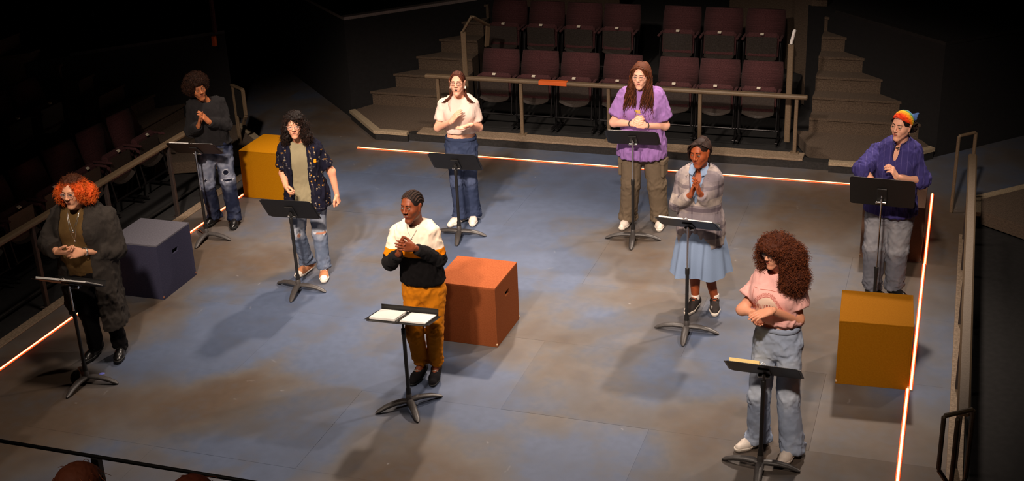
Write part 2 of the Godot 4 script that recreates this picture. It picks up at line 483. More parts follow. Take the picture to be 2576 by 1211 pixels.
func seat_proto(label: String) -> Node3D:
	# theatre seat, tipped up; faces +z, stands at its own base
	var t := thing("theater_seat", label, "seat", Vector3.ZERO, 0.0, "theatre seats in rows")
	var m := MB.new()
	for k in 7:                                             # padded back: a pillow of slices
		var a := k / 6.0
		var y := 0.44 + 0.50 * a
		var wd := 0.262 - 0.02 * pow(a, 4.0) - 0.012 * pow(1.0 - a, 4.0)
		m.v.append_array([]) 
		var pts := []
		for s in 12:
			var q := TAU * s / 12.0
			pts.append(Vector3(signf(cos(q)) * pow(absf(cos(q)), 0.35) * wd, y, -0.16 - 0.13 * a + signf(sin(q)) * pow(absf(sin(q)), 0.6) * (0.045 - 0.02 * pow(absf(a * 2 - 1), 3.0))))
		for p in pts: m.vert(p, (p - Vector3(0, y, -0.16 - 0.13 * a)).normalized() * Vector3(0.3, 1, 1) + Vector3(0, (a - 0.5) * 0.6, 0))
	for k in 6:
		for s in 12:
			var a0 := k * 12 + s
			var a1 := k * 12 + (s + 1) % 12
			m.tri(a0, a1, a1 + 12); m.tri(a0, a1 + 12, a0 + 12)
	for e in [0, 6]:
		for s in range(1, 11): m.tri(e * 12, e * 12 + s, e * 12 + s + 1)
	obj("backrest", m, M.seat_red, t)
	m = MB.new()                                            # tipped-up cushion, its front edge on top
	m.box(Vector3(0, 0.53, 0.0), Vector3(0.425, 0.33, 0.09), 0.035, Basis(Vector3.RIGHT, -0.14))
	obj("seat_cushion", m, M.seat_red, t)
	m = MB.new()                                            # moulded underside with its curved lower lip
	var prof := []
	for s in 13:
		var q := (s / 12.0 - 0.5) * 2.0
		prof.append(Vector2(q * 0.195, 0.40 - 0.055 * (1.0 - q * q)))
	for s in 12:
		var p0: Vector2 = prof[s]
		var p1: Vector2 = prof[s + 1]
		m.quad(Vector3(p0.x, 0.66, 0.07), Vector3(p1.x, 0.66, 0.07), Vector3(p1.x, p1.y, 0.055), Vector3(p0.x, p0.y, 0.055))
		m.quad(Vector3(p0.x, p0.y, 0.055), Vector3(p1.x, p1.y, 0.055), Vector3(p1.x, p1.y - 0.022, 0.1), Vector3(p0.x, p0.y - 0.022, 0.1))
		m.quad(Vector3(p0.x, p0.y - 0.022, 0.1), Vector3(p1.x, p1.y - 0.022, 0.1), Vector3(p1.x, p1.y - 0.05, 0.02), Vector3(p0.x, p0.y - 0.05, 0.02))
	obj("underside_shell", m, M.seat_shell, t)
	m = MB.new()
	m.box(Vector3(0, 0.70, 0.055), Vector3(0.045, 0.005, 0.024), 0.001, Basis(Vector3.RIGHT, 0.5))
	m.box(Vector3(0, 0.691, 0.066), Vector3(0.045, 0.016, 0.006), 0.001)
	obj("number_plate", m, M.plate, t)
	for s in [-1.0, 1.0]:
		m = MB.new()
		m.tube([Vector3(s * 0.24, 0.0, -0.12), Vector3(s * 0.24, 0.3, -0.06), Vector3(s * 0.24, 0.62, -0.1)], [0.016], 6)
		m.tube([Vector3(s * 0.232, 0.16, 0.1), Vector3(s * 0.235, 0.42, 0.06), Vector3(s * 0.238, 0.6, 0.02)], [0.011], 6)
		m.box(Vector3(s * 0.24, 0.01, -0.04), Vector3(0.036, 0.02, 0.3), 0.004)
		obj("side_frame", m, M.seat_metal, t)
		m = MB.new()
		m.box(Vector3(s * 0.24, 0.635, 0.0), Vector3(0.036, 0.03, 0.26), 0.012)
		obj("armrest", m, M.seat_red, t)
	m = MB.new()
	m.tube([Vector3(-0.255, 0.17, 0.09), Vector3(0.255, 0.17, 0.09)], [0.013], 6)
	obj("cross_bar", m, M.seat_metal, t)
	return t

func seating() -> void:
	# raised steps under the rows
	var m := MB.new()
	m.box(Vector3(-3.885, 0.18, -18.2), Vector3(4.0, 0.4, 3.0)); m.box(Vector3(-3.885, 0.38, -19.3), Vector3(4.0, 0.8, 2.0))
	struct("trim_riser", m, M.house_black)
	m = MB.new()
	m.box(Vector3(-11.0, 0.18, -9.6), Vector3(3.0, 0.4, 6.2)); m.box(Vector3(-11.8, 0.38, -9.6), Vector3(2.0, 0.8, 6.2))
	struct("trim_riser", m, M.house_black)
	var proto: Node3D
	var words := ["first", "second", "third", "fourth", "fifth", "sixth", "seventh", "eighth"]
	var xs := [-5.63, -5.09, -4.55, -3.98, -3.26, -2.74, -2.21]
	for k in xs.size():
		var lab: String = "dark red tipped-up theatre seat behind the back railing, %s from the left" % words[k]
		if k == 0:
			proto = seat_proto(lab)
			proto.position = Vector3(xs[k], 0, -15.62)
		else:
			copy_of(proto, Vector3(xs[k], 0, -15.62), 0.0, lab)
	var x2 := [-5.87, -5.33, -4.8, -4.27, -3.45, -2.9, -2.35]
	for k in x2.size():
		copy_of(proto, Vector3(x2[k], 0.38, -16.75), 0.0, "shadowed theatre seat in the raised row at the back, %s from the left" % words[k])
	for k in 7:
		copy_of(proto, Vector3(-8.87, 0, -12.41 + 0.582 * k), PI / 2, "dark theatre seat behind the left railing, %s from the back staircase" % words[k])
	for k in 6:
		copy_of(proto, Vector3(-9.98, 0.38, -12.2 + 0.582 * k), PI / 2, "shadowed theatre seat in the raised row at the left, %s from the back staircase" % words[k])

func loop_frame(label: String, pts: Array, post: Array, wide := 0.05, called := "handrail_loop") -> Node3D:
	var t := thing(called, label, "handrail")
	var m := MB.new()
	for k in pts.size() - 1: flat_bar(m, pts[k], pts[k + 1], wide, 0.03)
	obj("frame", m, M.rail_paint, t)
	if post.size() == 2:
		m = MB.new()
		flat_bar(m, post[0], post[1], wide, 0.035)
		obj("post", m, M.rail_paint, t)
	return t

func house() -> void:
	# curb under the back railing
	var m := MB.new()
	m.box(Vector3(-3.95, 0.04, -14.80), Vector3(6.0, 0.11, 0.13))
	struct("trim_curb", m, M.black_paint)
	m = MB.new()
	m.box(Vector3(-3.985, 0.106, -14.842), Vector3(4.86, 0.024, 0.235), 0.004)
	struct("trim_board", m, M.brown_board)
	# flush borders at the stage's left and right edges
	for s in [0, 1]:
		m = MB.new()
		m.box(Vector3(-8.02 if s == 0 else 0.28, 0.005, -9.6), Vector3(0.115, 0.012, 7.0), 0.003)
		struct("trim_border", m, M.brown_board)
	m = MB.new()
	m.box(Vector3(-8.40, 0.0, -9.6), Vector3(0.03, 0.02, 6.4), 0.003)
	struct("trim_edge", m, M.black_paint)
	stair(0, "brown carpeted stairs behind the left end of the back railing")
	stair(1, "brown carpeted stairs behind the person in the blue shirt")
	stair(2, "dim carpeted stairs behind the person in ripped jeans and black sweater")
	stair(3, "tan carpeted stairs beyond the far end of the right railing")
	for s in 4: corner_block(s)
	railing("long tan flat railing in front of the red seats at the back", Vector3(-6.33, 0.815, -14.935), Vector3(-1.55, 0.805, -14.935), [0.035, 0.267, 0.502, 0.737, 0.974], 0.118)
	var back_rail: Node3D = get_node("railing")
	m = MB.new()
	m.box(Vector3(-4.63, 0.8135, -14.935), Vector3(0.36, 0.048, 0.088), 0.002)
	obj("colour_band", m, M.orange_patch, back_rail)  # plain orange segment of the top rail
	railing("tan railing sloping up the left side behind the orange-haired singer", Vector3(-8.09, 0.865, -12.93), Vector3(-8.09, 0.865, -6.5), [0.012, 0.187, 0.37, 0.554, 0.74, 0.92], 0.0, "post_shaded")
	railing("tan railing along the right edge, seen end-on beside the pit", Vector3(0.275, 0.865, -13.1), Vector3(0.275, 0.865, -7.95), [0.02, 0.17, 0.4, 0.63, 0.86], 0.0, "post_shaded")
	# handrails at the stairs
	loop_frame("bent flat handrail post beside the brown stairs behind the singer with glasses", [Vector3(-6.0, 0.3, -15.5), Vector3(-6.0, 1.26, -15.5), Vector3(-5.87, 1.46, -15.5), Vector3(-5.8, 1.25, -15.9), Vector3(-5.85, 0.95, -15.95)], [], 0.07)
	var t := loop_frame("tall flat handrail post with white tape on top at the right end of the seats", [Vector3(-1.80, 0.15, -15.2), Vector3(-1.80, 1.36, -15.2)], [], 0.07)
	m = MB.new()
	flat_bar(m, Vector3(-1.80, 1.36, -15.2), Vector3(-1.765, 1.53, -15.2), 0.072, 0.036)
	obj("colour_band", m, M.white_tape, t)
	loop_frame("angled handrail loop left of the yellow box by the dark passage", [Vector3(-8.55, 0.86, -13.95), Vector3(-8.26, 0.88, -13.72), Vector3(-8.26, 0.55, -13.72), Vector3(-8.36, 0.40, -13.8)], [Vector3(-8.5, 0.0, -13.9), Vector3(-8.5, 0.86, -13.9)], 0.05)
	m = MB.new()
	m.box(Vector3(-8.42, 0.66, -13.84), Vector3(0.34, 0.36, 0.012), 0.0, Basis(Vector3.UP, -0.67))
	obj("panel", m, M.black_paint, get_node("handrail_loop_002"))
	loop_frame("small dark handrail loop on the far right landing", [Vector3(0.13, 0.0, -13.7), Vector3(0.135, 0.86, -13.7), Vector3(0.30, 0.86, -13.86), Vector3(0.30, 0.0, -13.86)], [], 0.035)
	loop_frame("near handrail loop frame at the bottom right by the pit", [Vector3(0.15, 1.02, -7.63), Vector3(0.325, 1.02, -7.76), Vector3(0.325, 0.5, -7.76), Vector3(0.27, 0.40, -7.7), Vector3(0.15, 0.62, -7.63), Vector3(0.15, 1.02, -7.63)], [Vector3(0.235, 0.0, -7.66), Vector3(0.235, 1.0, -7.66)], 0.03)
	# pieces of the upper gallery that catch some light at the top left
	m = MB.new()
	flat_bar(m, Vector3(-10.2, 2.05, -15.1), Vector3(-9.05, 2.05, -14.5), 0.07, 0.05)
	tag(obj("gallery_beam", m, M.seat_red), "reddish steel beam high in the dark at top left", "beam")
	m = MB.new()
	flat_bar(m, Vector3(-8.98, 2.4, -14.42), Vector3(-8.98, 1.38, -14.42), 0.06, 0.05)
	var g := obj("gallery_post", m, M.seat_red)
	tag(g, "thin reddish upright above the dark corner at top left", "post")
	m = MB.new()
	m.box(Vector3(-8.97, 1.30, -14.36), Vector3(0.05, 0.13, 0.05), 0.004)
	obj("colour_band", m, M.orange_patch, g)  # orange light on the corner trim, put in as a coloured block

func wooden_box(called: String, label: String, at: Vector3, turn: float, size: Vector3, tone: Color, slot_side: Vector3, edge: Color, top_tone := Color(0, 0, 0, 0)) -> void:
	var t := thing(called, label, "box", at, turn, "")
	var paint := grain(tone, 0.05, 5.0, 0.8, 0.1, 0.04)
	paint.metallic_specular = 0.15
	var edging := grain(edge, 0.2, 4.0, 0.6)
	var th := 0.018
	var h := size / 2
	var m := MB.new()
	m.box(Vector3(0, size.y - th / 2, 0), Vector3(size.x, th, size.z), 0.002)
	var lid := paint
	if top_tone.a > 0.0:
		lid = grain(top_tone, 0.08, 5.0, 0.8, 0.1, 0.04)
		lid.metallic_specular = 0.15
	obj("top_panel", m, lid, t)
	for s in [["x", -1.0], ["x", 1.0], ["z", -1.0], ["z", 1.0]]:
		m = MB.new()
		var nrm := Vector3(s[1], 0, 0) if s[0] == "x" else Vector3(0, 0, s[1])
		var half := h.x if s[0] == "x" else h.z
		var wide := (size.z if s[0] == "x" else size.x - 2 * th)
		var across := Vector3(0, 0, 1) if s[0] == "x" else Vector3(1, 0, 0)
		var cen := nrm * (half - th / 2)
		if nrm == slot_side:                                 # hand hole: four boards round the slot
			var sw := 0.10
			var sh := 0.022
			var sy := size.y * 0.70
			var top := size.y - th
			for q in [[-wide / 2, -sw / 2, 0.0, top], [sw / 2, wide / 2, 0.0, top], [-sw / 2, sw / 2, 0.0, sy - sh], [-sw / 2, sw / 2, sy + sh, top]]:
				m.box(cen + across * (q[0] + q[1]) / 2 + Vector3(0, (q[2] + q[3]) / 2, 0), across * (q[1] - q[0]) + Vector3(0, q[3] - q[2], 0) + nrm.abs() * th)
		else:
			m.box(cen + Vector3(0, (size.y - th) / 2, 0), across * wide + Vector3(0, size.y - th, 0) + nrm.abs() * th, 0.0015)
		obj("side_panel", m, paint, t)
	for sx in [-1.0, 1.0]:
		for sz in [-1.0, 1.0]:
			m = MB.new()
			m.ball(Vector3(sx * (h.x - 0.004), 0.025, sz * (h.z - 0.004)), Vector3(0.009, 0.014, 0.009), 8)
			obj("worn_corner", m, edging, t)

# ---------------------------------------------------------------- music stands, binders, strips
func music_stand(label: String, at: Vector3, cy: float, yaw: float, tilt: float, legs: Array, chrome_from := 0.62, w := 0.505) -> Node3D:
	var t := thing("music_stand", label, "music stand", at, 0.0, "music stands")
	var m := MB.new()
	m.lathe([Vector2(0, 0.115), Vector2(0.024, 0.115), Vector2(0.026, 0.06), Vector2(0.03, 0.03), Vector2(0.02, 0.018), Vector2(0, 0.018)], 14)
	obj("hub", m, M.cast_grey, t)
	for a in legs:
		m = MB.new()
		var d := Vector3(sin(deg_to_rad(a)), 0, cos(deg_to_rad(a)))
		m.tube([Vector3(0, 0.05, 0) + d * 0.005, Vector3(0, 0.058, 0) + d * 0.05, Vector3(0, 0.056, 0) + d * 0.12, Vector3(0, 0.042, 0) + d * 0.2, Vector3(0, 0.018, 0) + d * 0.265, Vector3(0, 0.008, 0) + d * 0.29], [0.026, 0.033, 0.032, 0.029, 0.023, 0.009], 10, 0.62)
		obj("leg", m, M.cast_grey, t)
	var top := cy - 0.03
	var split := minf(chrome_from, top - 0.06)
	m = MB.new()
	m.lathe([Vector2(0.022, 0.1), Vector2(0.021, 0.16), Vector2(0.0155, 0.17), Vector2(0.0155, split - 0.06), Vector2(0.019, split - 0.055), Vector2(0.019, split), Vector2(0.009, split + 0.004)], 14)
	obj("lower_tube", m, M.stand_black, t)
	m = MB.new()
	m.lathe([Vector2(0.0085, split), Vector2(0.0085, top)], 12)
	obj("upper_tube", m, M.chrome if chrome_from < 0.7 else M.stand_black, t)
	var b := desk_basis(yaw, tilt)
	var o := Vector3(0, cy, 0)
	m = MB.new()                                            # desk plate: x across, y up the slope, z its front (towards the singer)
	var h := 0.325
	var r := 0.028
	var outline := []
	for q in [[1, 1, 0], [-1, 1, 90], [-1, -1, 180], [1, -1, 270]]:
		for s in 5:
			var a := deg_to_rad(q[2] + s * 22.5)
			outline.append(Vector2(q[0] * (w / 2 - r) + cos(a) * r, q[1] * (h / 2 - r) + sin(a) * r))
	for k in outline.size():
		var p: Vector2 = outline[k]
		var q: Vector2 = outline[(k + 1) % outline.size()]
		m.quad(o + b * Vector3(p.x, p.y, 0.0015), o + b * Vector3(q.x, q.y, 0.0015), o + b * Vector3(q.x, q.y, -0.0015), o + b * Vector3(p.x, p.y, -0.0015))
	for s in [1.0, -1.0]:
		var pp := []
		for p in outline: pp.append(o + b * Vector3(p.x, p.y, 0.0015 * s))
		m.poly(pp, b.z * s)
	obj("desk", m, M.stand_black, t)
	m = MB.new()
	m.box(o + b * Vector3(0, -h / 2 + 0.002, 0.03), Vector3(w - 0.02, 0.003, 0.06), 0.0, b)
	m.box(o + b * Vector3(0, -h / 2 + 0.007, 0.0595), Vector3(w - 0.02, 0.014, 0.003), 0.0, b)
	obj("lip", m, M.stand_black, t)
	m = MB.new()
	m.box(o + b * Vector3(0, -0.045, -0.008), Vector3(0.085, 0.19, 0.012), 0.004, b)
	obj("back_bracket", m, M.stand_black, t)
	m = MB.new()
	m.tube([o + b * Vector3(-0.035, -0.10, -0.026), o + b * Vector3(0.035, -0.10, -0.026)], [0.012], 10)
	m.ball(o + b * Vector3(0.042, -0.10, -0.026), Vector3(0.013, 0.017, 0.017), 8, b)
	obj("tilt_knob", m, M.chrome, t)
	m = MB.new()
	m.tube([Vector3(0, top - 0.02, 0), o + b * Vector3(0, -0.10, -0.026), o + b * Vector3(0, -0.06, -0.012)], [0.0125, 0.0125, 0.01], 8)
	obj("swivel", m, M.stand_black, t)
	return t

func desk_basis(yaw: float, tilt: float) -> Basis:
	var x := Vector3(cos(yaw), 0, -sin(yaw))
	var y := Vector3(sin(yaw) * cos(tilt), sin(tilt), cos(yaw) * cos(tilt))
	return Basis(x, y, x.cross(y)) if x.cross(y).y > 0 else Basis(-x, y, (-x).cross(y))

func binder(label: String, at: Vector3, cy: float, yaw: float, tilt: float, shift := 0.0, kind := 0) -> void:
	# an open three-ring binder lying on a desk
	var b := desk_basis(yaw, tilt)
	var t := thing("binder", label, "binder", at + Vector3(0, cy, 0) + b * Vector3(shift, -0.155, 0.002))
	t.basis = b
	var m := MB.new()
	for s in [-1.0, 1.0]: m.box(Vector3(s * 0.142, 0.142, 0.0015), Vector3(0.258, 0.285, 0.0028), 0.001)
	m.box(Vector3(0, 0.142, 0.0014), Vector3(0.03, 0.285, 0.0024))
	obj("cover", m, M.binder, t)
	for s in [-1.0, 1.0]:
		m = MB.new()
		var th := 0.012 if s < 0 else 0.017
		if kind == 1: th = 0.03 if s > 0 else 0.004
		for q in 4: m.box(Vector3(s * (0.126 + 0.0012 * q), 0.143, 0.0035 + th * (q + 0.5) / 4.0), Vector3(0.212, 0.268 - 0.0015 * q, th / 4.0 - 0.0004), 0.0008, Basis(Vector3.BACK, 0.004 * (q % 2)))
		obj("page_stack", m, M.cream_paper if kind == 1 and s > 0 else M.paper, t)
	m = MB.new()
	m.box(Vector3(0, 0.143, 0.005), Vector3(0.016, 0.27, 0.004), 0.001)
	obj("ring_spine", m, M.chrome, t)
	for k in 3:
		m = MB.new()
		var path := []
		for s in 13:
			var a := PI * s / 12.0
			path.append(Vector3(cos(a) * 0.019, 0.143 + (k - 1) * 0.1, 0.006 + sin(a) * 0.024))
		m.tube(path, [0.0022], 6)
		obj("ring", m, M.chrome, t)

func led_strip(label: String, a: Vector3, b: Vector3) -> void:
	var t := thing("light_strip", label, "light strip", (a + b) / 2)
	var d := (b - a)
	var l := d.length()
	t.rotation.y = atan2(d.x, d.z)
	var m := MB.new()
	m.box(Vector3(0, 0.004, 0), Vector3(0.036, 0.008, l), 0.001)
	obj("channel", m, M.nosing, t)
	m = MB.new()
	for s in [-1.0, 1.0]: m.box(Vector3(s * 0.0125, 0.0125, 0), Vector3(0.008, 0.011, l), 0.003)
	obj("tube_edge", m, M.led_edge, t)
	m = MB.new()
	m.box(Vector3(0, 0.0145, 0), Vector3(0.0165, 0.013, l), 0.003)
	obj("tube_core", m, M.led_core, t)
	var n := maxi(1, int(round(l / 2.5)))
	for k in n:
		var ar := AreaLight3D.new()
		ar.name = "strip_light"
		ar.area_size = Vector2(l / n, 0.02)
		ar.light_color = Color(1.0, 0.42, 0.12); ar.light_energy = 0.012 * l / n
		ar.area_range = 20.0; ar.shadow_enabled = true
		t.add_child(ar, true)
		ar.position = Vector3(0, 0.024, (k + 0.5 - n / 2.0) * l / n)
		ar.basis = Basis(Vector3(0, 0, 1), Vector3(1, 0, 0), Vector3(0, 1, 0))

func props() -> void:
	led_strip("glowing orange light strip along the left edge of the stage", Vector3(-7.684, 0, -12.49), Vector3(-7.684, 0, -6.4))
	led_strip("thin glowing light strip running across the back of the stage", Vector3(-7.06, 0, -14.305), Vector3(-0.22, 0, -14.305))
	led_strip("bright light strip at the right edge, far piece beside the dark box", Vector3(-0.078, 0, -14.19), Vector3(-0.078, 0, -12.26))
	led_strip("bright light strip at the right edge, piece passing the yellow box", Vector3(-0.083, 0, -12.26), Vector3(-0.083, 0, -9.74))
	led_strip("bright light strip at the right edge, near piece at the bottom of the picture", Vector3(-0.105, 0, -9.74), Vector3(-0.105, 0, -6.9))
	var z := Vector3(0, 0, 1)
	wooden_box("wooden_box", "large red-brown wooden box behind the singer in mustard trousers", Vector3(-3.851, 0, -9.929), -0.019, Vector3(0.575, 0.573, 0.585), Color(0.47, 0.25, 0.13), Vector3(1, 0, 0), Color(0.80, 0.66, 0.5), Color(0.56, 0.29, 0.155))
	wooden_box("wooden_box", "mustard yellow wooden box in the right foreground by the light strip", Vector3(-0.403, 0, -10.023), 0.058, Vector3(0.574, 0.573, 0.589), Color(0.50, 0.315, 0.02), Vector3(-1, 0, 0), Color(0.8, 0.66, 0.5))
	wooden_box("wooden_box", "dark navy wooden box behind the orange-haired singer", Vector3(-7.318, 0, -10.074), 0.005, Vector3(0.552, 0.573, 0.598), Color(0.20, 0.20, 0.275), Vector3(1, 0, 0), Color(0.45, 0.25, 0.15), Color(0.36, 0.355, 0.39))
	wooden_box("wooden_box", "yellow wooden box at the back left, partly behind the singer in the floral shirt", Vector3(-7.36, 0, -12.745), 0.0, Vector3(0.574, 0.573, 0.60), Color(0.66, 0.43, 0.02), Vector3(-1, 0, 0), Color(0.45, 0.25, 0.1))
	wooden_box("wooden_box", "dark brown wooden box right behind the person in the blue shirt", Vector3(-0.41, 0, -12.63), 0.0, Vector3(0.58, 0.573, 0.62), Color(0.36, 0.27, 0.22), Vector3(-1, 0, 0), Color(0.4, 0.3, 0.2))
	var tm := MB.new()
	tm.box(Vector3(-6.757, 0.0012, -8.332), Vector3(0.045, 0.0016, 0.026), 0.0004, Basis(Vector3.UP, 0.5))
	tm.box(Vector3(-6.757, 0.0020, -8.332), Vector3(0.02, 0.0016, 0.04), 0.0004, Basis(Vector3.UP, 0.5))
	tag(obj("tape_mark", tm, mat(Color(0.45, 0.48, 0.85), 0.7)), "tiny pale blue tape cross on the floor right of the left music stand", "tape mark")
	for s in STANDS:
		music_stand(s.label, Vector3(s.x, 0, s.z), s.cy, deg_to_rad(s.yaw), deg_to_rad(s.tilt), s.legs, s.get("chrome", 0.9), s.get("wide", 0.505))
		binder("black ring binder open on the music stand of the %s" % s.who, Vector3(s.x, 0, s.z), s.cy, deg_to_rad(s.yaw), deg_to_rad(s.tilt), 0.0, s.get("kind", 0))

const STANDS := [
	{"x": -6.794, "z": -8.17, "cy": 0.942, "yaw": 3.0, "tilt": 31.0, "legs": [0, 97, 228], "who": "orange-haired singer", "label": "black music stand at the left, desk seen edge-on before the orange-haired singer", "chrome": 0.68},
	{"x": -7.434, "z": -11.25, "cy": 1.02, "yaw": 8.0, "tilt": 38.0, "legs": [6, 89, 230], "who": "singer in ripped jeans", "label": "black music stand before the singer in ripped jeans at the back left", "chrome": 0.55},
	{"x": -5.851, "z": -10.298, "cy": 0.85, "yaw": 4.9, "tilt": 52.7, "legs": [-106, 91, 11], "who": "singer in the floral shirt", "label": "black music stand before the singer in the open floral shirt"},
	{"x": -3.937, "z": -8.499, "cy": 0.793, "yaw": 2.3, "tilt": 12.0, "legs": [-48, 134, 36], "who": "singer in mustard trousers", "label": "black music stand with nearly level desk and open white pages in the centre"},
	{"x": -4.786, "z": -11.931, "cy": 0.833, "yaw": 3.5, "tilt": 49.1, "legs": [-91, 98, 14], "who": "singer in the cream crop top", "label": "black music stand before the singer in the cream crop top"},
	{"x": -2.98, "z": -12.25, "cy": 1.113, "yaw": 4.5, "tilt": 42.9, "legs": [-81, 96, 9], "who": "singer in the purple shirt", "label": "tall black music stand before the singer in the purple T-shirt", "chrome": 0.66},
	{"x": -2.029, "z": -10.328, "cy": 1.04, "yaw": -3.6, "tilt": 34.0, "legs": [-91, 92, 5], "who": "singer in the plaid overshirt", "label": "black music stand seen edge-on before the singer in the plaid overshirt", "chrome": 0.62},
	{"x": -1.073, "z": -8.309, "cy": 0.822, "yaw": -1.5, "tilt": 40.1, "legs": [-98, 94, 3], "who": "singer in the pink shirt", "label": "black music stand in the right foreground before the singer in the pink shirt", "kind": 1},
	{"x": -0.472, "z": -10.99, "cy": 1.21, "yaw": -2.9, "tilt": 66.0, "wide": 0.545, "legs": [-95, 92, 5], "who": "person in the blue shirt", "label": "black music stand with upright desk behind the yellow box at the right", "chrome": 0.5},
]

